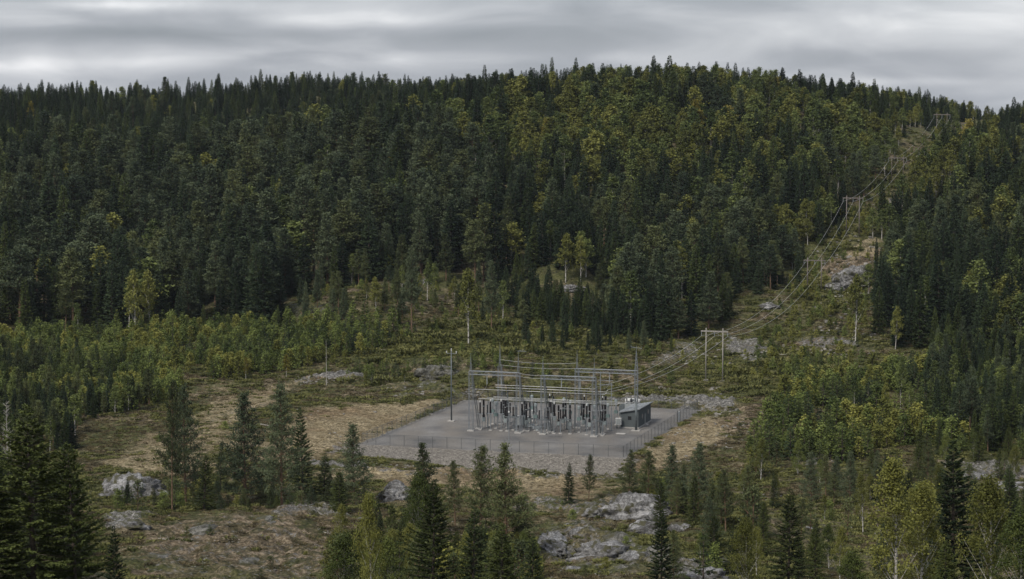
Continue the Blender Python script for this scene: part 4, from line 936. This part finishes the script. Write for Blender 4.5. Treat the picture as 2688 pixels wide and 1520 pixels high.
def tufts():
    defs = [('grass_tuft', TANM, .45, .6, .16, (905, 1110), 'tuft of dry straw coloured grass on the tan heath', 'grass tuft'),
            ('heather_clump', HEAM, .45, .7, .35, (700, 1420), 'low brown heather clump on the foreground heath', 'heather'),
            ('dwarf_shrub', MOSM, .65, .8, .4, (1160, 930), 'low green dwarf shrub behind the station', 'shrub')]
    protos = []
    for k, (nm, mt, hg, rd, wd, (x, y), lab, cat) in enumerate(defs):
        X, Y, Z = hit(x, y); Z = float(height(X, Y)); o = link(nm, tuft_mesh(nm, 80+k, mt, 70, hg, rd, wd), None, (X, Y, Z)); tag(o, lab, cat); protos.append((o,))
    pts = [[], [], []]
    for y0, y1, sp, seed in ((290, 420, 1.05, 61), (420, 560, 1.2, 62), (560, 720, 1.7, 63), (720, 1000, 2.6, 64)):
        X, Y, g = grid_pts(y0, y1, sp, seed=seed); Z = height(X, Y); px, py = proj(X, Y, Z); a, b = toab(X, Y)
        m = ~((a > -1.2) & (a < WA+1.2) & (b > -13.5) & (b < DB+1.5)) & (px > -300) & (px < 2988)
        if y0 >= 720: m &= (np.abs(corridor_d(X, Y)) < 30)
        X, Y, Z, px, py = [q[m] for q in (X, Y, Z, px, py)]; ro, tn, br, lu = patch_w(px, py, X, Y)
        keep = g.random(len(X)) < .75*(1-.85*np.clip(ro*1.2, 0, 1)); cl = fbm(X/6, Y/6, 2, 5)
        for i in np.nonzero(keep)[0]:
            q = g.random(); k = 0 if (tn[i] > .35 and q < tn[i]) else (1 if (br[i] > .3 and q < .8) or (lu[i] < .3 and cl[i] > .55) else 2)
            s = g.uniform(.5, 1.35)*(1.3 if y0 >= 560 else 1); 
            if k == 2: s *= 1.0+1.0*(cl[i] > .6)
            pts[k].append((X[i], Y[i], Z[i], g.uniform(0, 6.3), s, s*g.uniform(.5, 1.0), 0))
    for k, (nm, lab, cat) in enumerate((('dry_grass', 'dry straw coloured grass covering the tan heath', 'grass'), ('heather', 'brown heather covering the heath', 'heather'), ('low_shrubs', 'low green shrubs and moss covering the open ground', 'ground cover'))):
        scatter_object(nm, pts[k], [protos[k]], lab, cat); print(nm, len(pts[k]))
tufts()
# ---------------------------------------------------------------- power line
def tube_path(pts, r, n=5):
    mb = MB()
    for p, q in zip(pts[:-1], pts[1:]): mb.tube(p, q, r, r, n, False)
    return mb
def line():
    FPz = []
    d = np.array(FP[1])-np.array(FP[0]); d /= np.linalg.norm(d); nx = np.array([d[1], -d[0]])
    ang = math.atan2(nx[1], nx[0])
    names = ['pale twin pole line support nearest the station', 'second twin pole support up the clearing, by the rock face', 'third twin pole support standing on the bright grassy shelf', 'fourth twin pole support up the clearing', 'fifth twin pole support high on the clearing', 'sixth and furthest twin pole support, just under the skyline', 'furthest twin pole support below the skyline']
    tops = [870, 690, 520, 443, 349, 325]; arms = [7.6, 7.4, 7.6, 7.6, 7.6, 7.6, 7.6]
    att = []
    for k, (X, Y) in enumerate(FP):
        Z = float(height(X, Y, False)); 
        _, yb = proj(X, Y, Z); _, yt = proj(X, Y, Z+10); h = 10*(float(yb)-tops[k])/float(yb-yt); h = min(max(h, 10 if k < 5 else 7.5), 17.5)
        mat = POLEM if k == 0 else POLED
        o = empty('twin_pole_support', (X, Y, Z), ang, names[k], 'power pole', None)
        r = .17 if k == 0 else (.19 if k < 3 else .12)
        for s in (-1, 1):
            x = s*2.35; zg = float(height(X+nx[0]*x, Y+nx[1]*x, False))-Z
            pz = min(zg, 0)-.6
            MB().tube((x, 0, pz), (x, 0, h+.9), r*1.15, r*.8, 8).build('pole', mat, o, smooth=True)
            if k in (0, 2): MB().lathe(x, 0, [(zg-.3, .8), (zg+.25, .75), (zg+.4, .4)], 9).build('footing', STONE, o)
        a = arms[k]/2; MB().box(-a, a, -.14, .14, h-.17, h+.17).build('crossarm', mat, o)
        row = []
        for x in (-a+.15, 0, a-.15):
            m = MB(); m.insul(x, -.0, h-1.35, h-.2, .12, 7, 6); m.build('insulator', PALE, o)
            row.append((X+nx[0]*x, Y+nx[1]*x, Z+h-1.3))
        if k == 0:
            m = MB(); m.bar((-2.35, .0, h-1.6), (0, 0, h-.2), .09); m.bar((2.35, 0, h-1.6), (0, 0, h-.2), .09); m.build('brace', mat, o)
        att.append(row)
    # station anchors: where the three conductors reach the right hand gantry beam
    anch = [pt(*ANCH[i]) for i in range(3)]
    for i, nm in enumerate(('left', 'middle', 'right')):
        pts = []
        chain = [anch[i]] + [att[k][i] for k in range(len(att))]
        for p, q in zip(chain[:-1], chain[1:]):
            p = np.array(p); q = np.array(q); L = np.linalg.norm(q-p); sag = L*L/(8*520) if L > 60 else .6
            for j in range(17):
                t = j/16; c = p+(q-p)*t; c[2] -= 4*sag*t*(1-t)
                if j or not pts: pts.append(c)
        o = tube_path(pts, .028).build('overhead_wire', WIRE); tag(o, f'{nm} one of three conductors climbing from station to skyline', 'wire', 'power line conductors')
# ---------------------------------------------------------------- substation
GZ = 14.3
A0, B0 = ab(1236, 1131); AB1 = ab(1361, 1138); AC = ab(1425, 1141); AD = ab(1558, 1147); AE = ab(1670, 1131)
print('station ab', (A0, B0), AB1, AC, AD, AE, 'pad', WA)
BF = (B0+AD[1])/2; BR = AE[1]
# rear columns share the line of the right hand mast
def solve_a(px, b):
    best = min(np.arange(-5, WA+5, .1), key=lambda a: abs(float(proj(*pt(a, b, 0))[0])-px)); return float(best)
aA, aB, aC, aD = [solve_a(x, BF) for x in (1236, 1361, 1425, 1559)]
aF, aG, aE = [solve_a(x, BR) for x in (1312, 1514, 1670)]
ANCH = [(aE-9, BR-3.6, 10.5), (aE-5.5, BR-6.4, 10.3), (aE-5.0, BR-9.4, 10.1)]
def loc(a, b, z=0): return pt(a, b, z)
def column(o, a, b, H, spire, back=3.6, solid=False):
    m = MB(); w = 1.0
    m.lattice((a, b, .2), (a, b, H), 1.0, .8, 8, .10, .03); m.build('column', STEEL, o)
    m = MB(); m.lattice((a+.9, b+back, .2), (a+.1, b+.4, H*.97), .5, .35, 7, .08, .02); m.build('rear_leg', STEELD, o)
    m = MB(); m.lattice((a, b, H), (a, b, H+spire*.7), .42, .05, 3, .055, .018); m.tube((a, b, H+spire*.65), (a, b, H+spire), .045, .03, 5); m.build('spire', STEEL, o)
    for bb in (b, b+back):
        a = a+(.9 if bb > b else 0); m = MB(); m.box(a-.8, a+.8, bb-.6, bb+.6, -.1, .25); m.build('footing', CONC, o)
def at_ab(name, label, cat, group=None):
    o = empty(name, pt(0, 0, 0), RZ, label, cat, group); return o
def gantries():
    o = at_ab('gantry', 'left front lattice steel portal of the station', 'gantry')
    column(o, aA, BF, GZ, 4.2); column(o, aB, BF, GZ, 5.0)
    MB().lattice((aA-.3, BF, GZ-.4), (aB+.3, BF, GZ-.4), .8, .8, 14, .11, .035, (0, 0, 1)).build('beam', STEEL, o)
    m = MB(); m.bar((aB-.2, BF, GZ+5.1), (aB+2.0, BF, GZ+5.0), .07); m.bar((aB+.1, BF, GZ+5.3), (aB+1.6, BF, GZ+5.35), .05); m.build('antenna_arm', STEEL, o)
    o = at_ab('gantry', 'right front lattice steel portal of the station', 'gantry')
    column(o, aC, BF, GZ-.4, 4.6); column(o, aD, BF, GZ-.4, 4.6)
    MB().lattice((aC-.3, BF, GZ-.8), (aD+.3, BF, GZ-.8), .8, .8, 14, .11, .035, (0, 0, 1)).build('beam', STEEL, o)
    o = at_ab('gantry', 'rear lattice portal whose beam ends at the mast by the hut', 'gantry')
    column(o, aG, BR, GZ, 4.4)
    m = MB(); m.tube((aE, BR, 0), (aE, BR, 7), .32, .28, 10); m.build('mast', STEELD, o, smooth=True)
    m = MB(); m.lattice((aE, BR, 6.8), (aE, BR, GZ), .62, .7, 7); m.build('column', STEEL, o)
    m = MB(); m.lattice((aE, BR, GZ), (aE, BR, GZ+4.6), .7, .08, 7, .07, .045); m.tube((aE, BR, GZ+4.4), (aE, BR, GZ+6), .05, .03, 5); m.build('spire', STEEL, o)
    m = MB(); m.bar((aE-1.3, BR, GZ+5.6), (aE+1.3, BR, GZ+5.3), .09); m.tube((aE-1.3, BR, GZ+5.6), (aE-1.3, BR, GZ+6), .04); m.tube((aE+1.3, BR, GZ+5.3), (aE+1.3, BR, GZ+5.8), .04); m.build('antenna_arm', STEEL, o)
    MB().lattice((aG-.3, BR, GZ-.4), (aE+.3, BR, GZ-.4), .8, .8, 15, .11, .035, (0, 0, 1)).build('beam', STEEL, o)
    m = MB(); m.box(aE-1.0, aE+1.0, BR-.7, BR+.7, -.1, .2); m.build('footing', CONC, o)
    o = at_ab('lattice_mast', 'single lattice mast at the rear left of the station', 'mast'); column(o, aF, BR, GZ, 5.5)
    o = at_ab('support_portal', 'slim double post frame behind the right front portal', 'frame')
    aH = solve_a(1576, BR-2)
    for da in (0, 2.7):
        m = MB(); m.tube((aH+da, BR-2, 0), (aH+da, BR-2, 14.0-da*.9), .12, .09, 6); m.build('post', STEEL, o)
    for z in (7.2, 8.9, 11, 12): m = MB(); m.bar((aH-.6, BR-2, z), (aH+3.1, BR-2, z-.06), .10); m.build('rung', STEEL, o)
gantries()
def busbars():
    # upper and lower rows of tubular conductors
    rows = [('upper', 10.1, BR-3.6, aF, aE-9.2), ('upper', 9.9, BR-6.4, aF+1, aE-5.7), ('upper', 9.7, BR-9.4, aF-3, aE-5.2),
            ('lower', 7.5, BF+2.2, aA+1.2, aD+5.0), ('lower', 7.35, BF+5.2, aA+2.3, aD+6), ('lower', 7.2, BF+8.2, aA+3, aD+7)]
    nm = ['rearmost', 'middle', 'nearest', 'nearest', 'middle', 'rearmost']
    for k, (u, z, b, a0, a1) in enumerate(rows):
        o = at_ab('busbar', f'{nm[k]} of the three {u} tubular conductors across the station', 'busbar', f'{u} busbars')
        m = MB(); m.tube((a0, b, z), (a1, b, z-.05), .06, .06, 7); m.tube((a1, b, z), (a1+.5, b, z+.4), .07, .05, 6); m.build('tube', WIRE, o, smooth=True)
        if u == 'upper':
            for a in np.linspace(a0+3, a1-2, 5):
                m = MB(); m.insul(a, b, z-1.5, z-.1, .13, 7, 8); m.build('insulator', PORC, o)
                m = MB(); m.tube((a, b, 0), (a, b, z-1.5), .09, .08, 6); m.build('post', STEELD, o)
        else:
            for a in np.linspace(a0+.5, a1-1, 9):
                m = MB(); m.tube((a, b, z-.35), (a, b, z), .05, .05, 5); m.build('clamp', PALE, o)
busbars()
def station_wires():
    k = 0
    labs = []
    def w(p, q, sag, lab, r=.026):
        pts = []
        for j in range(13):
            t = j/12; c = np.array(p)+(np.array(q)-np.array(p))*t; c[2] -= 4*sag*t*(1-t); pts.append(c)
        o = at_ab('span_wire', lab, 'wire'); tube_path(pts, r).build('strand', WIRE, o)
    w((aB, BF, GZ-.1), (aC, BF, GZ-.4), .2, 'upper wire bridging the gap between the two front portals')
    w((aB, BF, GZ-.8), (aC, BF, GZ-1.1), .2, 'lower wire bridging the gap between the two front portals')
    w((aF, BR, GZ+1.5), (aG, BR, GZ+1.3), .5, 'upper ground wire from rear left mast to rear portal')
    w((aF, BR, GZ+.2), (aG, BR, GZ), .4, 'lower ground wire from rear left mast to rear portal')
    for j, a in enumerate((aA+4, aA+7.5, aC+4.5, aC+9, aG+4, aG+8)):
        bb = BR if j > 3 else BF
        t = ['left', 'right'][j % 2]; g_ = ['left front', 'right front', 'rear'][j//2]
        o = at_ab('insulator_string', f'{t} hanging insulator string under the {g_} portal beam', 'insulator', 'hanging insulator strings')
        m = MB(); m.insul(a, bb, GZ-3.0, GZ-.9, .16, 9, 8); m.build('discs', PALE, o)
        w((a, bb, GZ-3.0), (a-2.6, bb+4.5, 9.2), .5, f'dropper wire curving from the {t} string of the {g_} portal', .03)
station_wires()
STEP = {'front': 2.0, 'second': 5.2, 'third': 8.6, 'fourth': 12.0, 'fifth': 15.5, 'rear': 19.5}
def equipment():
    bays = [aA+1.6+i*(aD+.3-aA-1.6)/11 for i in range(12)]; print('bays', aA, aB, aC, aD, aE, bays[-1])
    g = np.random.default_rng(9)
    def foot(o, a): m = MB(); m.box(a-.3, a+.3, -.3, .3, -.1, .15); m.build('footing', CONC, o)
    protos = {}
    def post_stand():
        o = empty('post_insulator'); foot(o, 0)
        m = MB(); m.tube((0, 0, .1), (0, 0, 3.3), .07, .06, 8); m.box(-.55, .55, -.12, .12, 3.25, 3.42); m.build('leg', STEEL, o)
        m = MB(); m.insul(0, 0, 3.42, 5.7, .25, 11); m.build('insulator', PORC, o)
        m = MB(); m.lathe(0, 0, [(5.7, .14), (6.05, .12), (6.1, .04)], 8); m.build('cap', WHITE, o); return o
    def disconn():
        o = empty('disconnector')
        for x in (-.95, .95):
            m = MB(); m.tube((x, 0, 0), (x, 0, 2.7), .07, .06, 8); m.build('leg', STEEL, o); foot(o, x)
        m = MB(); m.box(-1.3, 1.3, -.16, .16, 2.7, 2.9); m.bar((-.95, 0, .6), (.95, 0, 2.6), .06); m.build('beam', STEELD, o)
        for x in (-.95, .95): m = MB(); m.insul(x, 0, 2.9, 4.7, .21, 9); m.build('insulator', PORC, o)
        m = MB(); m.tube((-1.1, 0, 4.8), (1.1, 0, 4.86), .03, .03, 6); m.tube((-.1, 0, 4.85), (-.1, .0, 5.3), .04); m.build('arm', STEEL, o); return o
    def breaker():
        o = empty('circuit_breaker')
        m = MB(); m.box(-.3, .3, -.25, .25, 1.3, 2.1); m.build('cabinet', GREYP, o)
        for x in (-.4, .4): m = MB(); m.tube((x*.8, 0, 0), (x*.6, 0, 2.2), .045); m.build('leg', STEEL, o)
        m = MB(); m.box(-.2, .2, -.2, .2, 2.1, 2.6); m.insul(0, 0, 2.6, 4.2, .24, 9); m.build('lower_insulator', PORC, o)
        m = MB(); m.insul(0, 0, 4.3, 5.5, .28, 7); m.build('interrupter', PORC, o)
        m = MB(); m.lathe(0, 0, [(4.18, .26), (4.32, .26)], 8); m.build('flange', PALE, o); return o
    def ct():
        o = empty('current_transformer'); foot(o, 0)
        m = MB(); m.tube((-.3, 0, 0), (-.25, 0, 2.4), .05); m.tube((.3, 0, 0), (.25, 0, 2.4), .05); m.bar((-.3, 0, .5), (.27, 0, 2), .05); m.build('leg', STEEL, o)
        m = MB(); m.box(-.35, .35, -.3, .3, 2.4, 3.0); m.build('base_tank', GREEN, o)
        m = MB(); m.insul(0, 0, 3.0, 4.5, .27, 8); m.build('insulator', PALE, o)
        m = MB(); m.lathe(0, 0, [(4.5, .25), (4.7, .32), (5.1, .32), (5.25, .15)], 10); m.build('head', GREYP, o); return o
    def cabinet():
        o = empty('control_cabinet')
        for x in (-.35, .35): m = MB(); m.box(x-.05, x+.05, -.2, .2, 0, .55); m.build('leg', STEELD, o)
        m = MB(); m.box(-.65, .65, -.35, .35, .55, 2.3); m.build('body', GREYP, o)
        m = MB(); m.box(-.7, .7, -.42, .42, 2.3, 2.38); m.build('lid', WHITE, o); m = MB(); m.box(-.55, .55, -.375, -.352, .65, 2.2); m.build('door', PALE, o); return o
    mk = {'p': post_stand, 'd': disconn, 'b': breaker, 'c': ct, 'k': cabinet}
    nmz = {'p': 'black post insulator on a single steel leg', 'd': 'two legged disconnector with black insulators', 'b': 'circuit breaker pole with tall black column', 'c': 'pale headed current transformer', 'k': 'grey control cabinet'}
    cat = {'p': 'insulator', 'd': 'disconnector', 'b': 'circuit breaker', 'c': 'transformer', 'k': 'cabinet'}
    layout = {'front': 'pppdp.dpd.pd', 'second': 'bcbdbcdbbcbd', 'third': 'd.dkb.pb.bcb', 'fourth': 'cb.bd.bb.c.c', 'fifth': '.p.d.p.cb.p.', 'rear': 'b.bc.bc.p.bc'}
    grp = {'p': 'post insulators of the station', 'd': 'disconnectors of the station', 'b': 'circuit breaker poles of the station', 'c': 'current transformers of the station', 'k': 'control cabinets of the station'}
    for row, s in layout.items():
        for i, ch in enumerate(s):
            if ch == '.': continue
            if ch not in protos: o = protos[ch] = mk[ch]()
            else:
                src = protos[ch]; o = src.copy(); COL.objects.link(o)
                for c in list(src.children): d = c.copy(); COL.objects.link(d); d.parent = o
            a = bays[i] + (0 if row == 'front' else g.uniform(-.3, .3)); b = BF+STEP[row]+g.uniform(-.2, .2)
            o.location = pt(a, b, 0); o.rotation_euler = (0, 0, RZ+(math.pi/2 if ch == 'd' and row != 'front' else 0)); k = 'smaller' if False else ''
            sc_ = g.uniform(1.13, 1.25); o.scale = (sc_, sc_, sc_)
            tag(o, f'{nmz[ch]}, {ORD[i]} from left in {row} row', cat[ch], grp[ch])
ORD = ['first', 'second', 'third', 'fourth', 'fifth', 'sixth', 'seventh', 'eighth', 'ninth', 'tenth', 'eleventh', 'twelfth']
equipment()
def flat_ab(px, py): return ab(px, py)
def cabinet2(px, py, w, h, d, mat, label, legs=.5):
    a, b = ab(px, py); o = empty('equipment_cabinet', pt(a, b, 0), RZ, label, 'cabinet')
    for x in (-w*.35, w*.35): m = MB(); m.box(x-.06, x+.06, -d*.35, d*.35, 0, legs); m.build('leg', STEELD, o)
    m = MB(); m.box(-w/2, w/2, -d/2, d/2, legs, legs+h); m.build('body', mat, o)
    m = MB(); m.box(-w/2-.08, w/2+.08, -d/2-.08, d/2+.08, legs+h, legs+h+.1); m.build('lid', WHITE, o)
    m = MB(); m.box(-w*.42, -.02, -d/2-.03, -d/2-.003, legs+.12, legs+h-.12); m.box(.02, w*.42, -d/2-.03, -d/2-.003, legs+.12, legs+h-.12); m.build('door', PALE, o)
cabinet2(1624, 1125, 1.3, 1.5, .8, WHITE, 'white cabinet on short legs just left of the grey hut', .9)
cabinet2(1379, 1116, 1.5, 1.9, .8, GREYP, 'pale blue grey cabinet behind the right column of the left portal', .1)
cabinet2(1441, 1131, .7, 2.0, .6, WHITE, 'narrow white cabinet beside the left column of the right portal', .1)
cabinet2(1400, 1100, .9, 1.8, .7, WHITE, 'white cabinet deep between the two portals', .3)
cabinet2(1492, 1128, .8, 1.9, .6, GREYP, 'grey cabinet under the right portal beam', .3)
def slab():
    a, b = ab(1630, 1139); o = link('concrete_slab', MB().box(-1.1, 1.1, -.7, .7, -.05, .12).mesh('concrete_slab', CONC), None, pt(a, b, 0)); o.rotation_euler = (0, 0, RZ); tag(o, 'flat white concrete cover slab on gravel left of the mast', 'slab')
    for k, (px, py, s) in enumerate(((1393, 1122, .9), (1406, 1126, .7), (1416, 1123, .55), (1410, 1131, .35))):
        a, b = ab(px, py); X, Y, _ = pt(a, b, 0)
        import bmesh; bm = bmesh.new(); bmesh.ops.create_icosphere(bm, subdivisions=3, radius=1)
        for v in bm.verts: q = 1+.4*(float(vnoise(v.co.x*2+k*7, v.co.y*2+v.co.z*3, k))-.5); v.co *= q; v.co.x *= s*1.3; v.co.y *= s; v.co.z *= s*.7
        me = bpy.data.meshes.new('white_boulder'); bm.to_mesh(me); bm.free(); me.materials.append(PALE); o = link('white_boulder', me, None, (X, Y, s*.3))
        tag(o, ['largest white boulder on the gravel between the portals', 'second largest white boulder, right of the largest', 'third white boulder at the back of the heap', 'smallest white boulder at the front of the heap'][k], 'boulder')
slab()
def hut():
    # front left corner, front right corner, depth from the picture
    a0, b0 = ab(1631, 1122); a1, b1 = ab(1673, 1126); w = 4.9; d = 8.6
    a0 = solve_a(1629, b1+.5); bb = b1+.4
    a0c = solve_a(1628, bb); a1c = solve_a(1675, bb); w = a1c-a0c; d = ab(1713, 1106)[1]-bb; print('hut', w, d)
    o = empty('hut', pt(a0c, bb, 0), RZ, 'small dark grey hut with slanted metal roof in the station yard', 'hut')
    hl, hr = 3.75, 4.55
    v = [(0,0,.3),(w,0,.3),(w,d,.3),(0,d,.3),(0,0,hl),(w,0,hr),(w,d,hr),(0,d,hl)]
    m = MB(); m.add(v, [(0,1,5,4),(1,2,6,5),(2,3,7,6),(3,0,4,7)])
    m.build('wall', HUTW, o)
    tr = MB()
    for i in range(1, int(w/.3)): tr.box(i*.3, i*.3+.03, -.02, -.002, .32, hl+(hr-hl)*i*.3/w-.05)
    for i in range(1, int(d/.3)): tr.box(w+.002, w+.02, i*.3, i*.3+.03, .32, hr-.05)
    tr.build('cladding_boards', HUTW, o)
    t = .18; e = .45; k = (hr-hl)/w; z0 = hl-k*e+.01; z1 = hr+k*e+.01
    m = MB(); m.add([(-e,-e,z0),(w+e,-e,z1),(w+e,d+e,z1),(-e,d+e,z0),(-e,-e,z0+t),(w+e,-e,z1+t),(w+e,d+e,z1+t),(-e,d+e,z0+t)], [(0,3,2,1),(4,5,6,7),(0,1,5,4),(1,2,6,5),(2,3,7,6),(3,0,4,7)])
    rf = m.build('roof', HUTR, o)
    m = MB()
    for i in range(int(d/.45)+2):
        y = -e+.1+i*.45; m.bar((-e+.02, y, z0+t+.02), (w+e-.02, y, z1+t+.02), .04)
    m.build('roof_seams', HUTR, rf)
    m = MB(); m.box(-.1, w+.1, -.1, d+.1, -.1, .298); m.build('foundation', CONC, o)
    def window(face, u, z, ww, hh):
        m = MB(); f = MB()
        if face == 0: m.box(u, u+ww, -.035, -.022, z, z+hh); f.box(u-.08, u+ww+.08, -.03, -.021, z-.08, z+hh+.08)
        else: m.box(w+.024, w+.04, u, u+ww, z, z+hh); f.box(w+.021, w+.03, u-.08, u+ww+.08, z-.08, z+hh+.08)
        fr = f.build('window', STEELD, o); m.build('pane', GLASS, fr)
    window(0, w*.42, 2.0, .9, .9); window(1, d*.27, 1.9, .9, 1.1); window(1, d*.72, 2.3, 1.3, 1.0)
    m = MB(); m.box(w+.022, w+.08, d*.47, d*.47+1.15, .3, 2.75); dr = m.build('door', HUTD, o)
    m = MB(); m.box(w+.08, w+.14, d*.47+.1, d*.47+.25, 1.45, 1.5); m.build('handle', STEEL, dr)
    m = MB(); m.box(w+.1, w+.8, d*.45, d*.45+1.6, -.05, .2); m.build('step', CONC, o)
    # transformer behind the hut
    t = empty('power_transformer', pt(a0c-.9, bb+d+2.6, 0), RZ, 'large white transformer with rounded top tank behind the grey hut', 'transformer')
    m = MB(); m.box(-1.5, 1.6, -1.6, 1.6, .3, 3.9); m.build('tank', PALE, t)
    m = MB(); prof = [(-1.9, .15), (-1.8, .5), (-1.55, .68), (1.6, .68), (1.85, .5), (1.95, .15)]; v = [(z, .3+math.cos(6.2832*i/14)*r_, 4.35+math.sin(6.2832*i/14)*r_) for z, r_ in prof for i in range(14)]
    m.add(v, [(q*14+i, q*14+(i+1) % 14, (q+1)*14+(i+1) % 14, (q+1)*14+i) for q in range(5) for i in range(14)]); m.build('conservator', WHITE, t, smooth=True)
    m = MB(); m.bar((-1, .3, 3.8), (-1, .3, 5.3), .1); m.bar((1, .3, 3.8), (1, .3, 5.2), .1); m.box(-.5, .5, -.5, .1, 4.3, 4.9); m.bar((-1.9, -.5, 3.9), (1.9, -.5, 5.1), .07); m.build('pipework', STEELD, t)
    m = MB()
    for i in range(9): m.box(-3.0, -1.6, -1.5+i*.36, -1.42+i*.36, .8, 3.4)
    m.build('radiator', STEELD, t)
    for i in range(3): m = MB(); m.insul(-1.1+i*1.1, -1.1, 3.9, 5.2, .2, 7); m.build('bushing', PORC, t)
    m = MB(); m.box(-3.1, 2, -2, 2, -.1, .3); m.build('plinth', CONC, t)
hut()
def light_pole():
    a, b = ab(1185, 1106); o = empty('light_pole', pt(a, b, 0), RZ, 'tall grey pole with small crossarm left of the station portals', 'pole')
    m = MB(); m.tube((0, 0, 0), (0, 0, 17.2), .20, .12, 10); m.build('pole', STEELD, o, smooth=True)
    m = MB(); m.bar((-1.2, 0, 16.6), (1.3, 0, 16.6), .08); m.build('crossarm', STEEL, o)
    for x in (-1.2, .0, 1.3): m = MB(); m.lathe(x, 0, [(16.65, .08), (17.0, .14), (17.2, .12)], 7) if x else m.lathe(0, 0, [(17.2, .1), (17.7, .12), (17.9, .05)], 7); m.build('lamp_head', WHITE, o)
    m = MB(); m.box(-.8, .8, -.6, .6, -.1, .25); m.build('footing', CONC, o)
    a, b = ab(1336, 1167); o = empty('slim_mast', pt(a, b, 0), RZ, 'thin pale mast standing between front fence and left portal', 'mast')
    m = MB(); m.tube((0, 0, 0), (0, 0, 9.5), .10, .06, 8); m.build('pole', STEEL, o); m = MB(); m.lathe(0, 0, [(7.2, .08), (7.3, .2), (7.6, .2), (7.7, .08)], 8); m.build('collar', WHITE, o); m = MB(); m.box(-.3, .3, -.3, .3, -.1, .15); m.build('footing', CONC, o)
light_pole()
def fences():
    H = 2.5; g = np.random.default_rng(2)
    runs = [((0, 0), (WA, 0), 'front fence of wire mesh between gravel yard and slope'), ((WA, 0), (WA, DB), 'right side wire mesh fence with a gate sign'), ((0, 0), (0, DB), 'left side wire mesh fence along the tan heath'), ((0, DB), (WA, DB), 'rear wire mesh fence in front of the stone bank')]
    for (p, q, lab) in runs:
        o = at_ab('wire_fence', lab, 'fence'); p = np.array(p); q = np.array(q); L = np.linalg.norm(q-p); n = max(2, round(L/3.35)); d = (q-p)/L
        pm = MB(); pm.tube((0, 0, -.1), (0, 0, H), .055, .055, 6); pmesh = pm.mesh('post', FENM)
        for i in range(n+1):
            c = p+d*L*i/n; link('post', pmesh, o, (c[0], c[1], 0))
        m = MB(); m.bar((p[0], p[1], H-.03), (q[0], q[1], H-.03), .06); m.build('top_rail', FENM, o)
        m = MB()
        for z in np.arange(.08, H-.1, .3): m.bar((p[0], p[1], z), (q[0], q[1], z), .016)
        k = int(L/.3)
        for i in range(k): c = p+d*L*(i+.5)/k; m.bar((c[0], c[1], .05), (c[0], c[1], H-.05), .012)
        m.build('wire_mesh', FENM, o)
        if 'gate' in lab:
            bs_ = ab(1832, 1112)[1] if True else 0
            bs_ = min(max(bs_, 40), DB-6)
            m = MB(); m.box(WA+.07, WA+.12, bs_, bs_+1.9, .5, 2.6); m.build('sign', SIGNM, o)
            for bb in (bs_-.4, bs_+2.4): m = MB(); m.tube((WA, bb, 0), (WA, bb, 3.0), .09, .09, 8); m.build('gate_post', FENM, o)
fences()
line()

def haze():
    m = bpy.data.materials.new('haze'); m.use_nodes = True; t = m.node_tree; t.nodes.clear()
    o = N(t, 'ShaderNodeOutputMaterial'); v = N(t, 'ShaderNodeVolumePrincipled'); v.inputs['Color'].default_value = (.78, .86, 1, 1); v.inputs['Density'].default_value = HAZE
    v.inputs['Anisotropy'].default_value = .2; t.links.new(v.outputs[0], o.inputs['Volume'])
    ob = MB().box(-3000, 3000, -3000, 3000, -8, 125).build('haze', m); tag(ob, 'thin bluish air over the valley', 'haze', kind='stuff')
HAZE = .00003
haze()
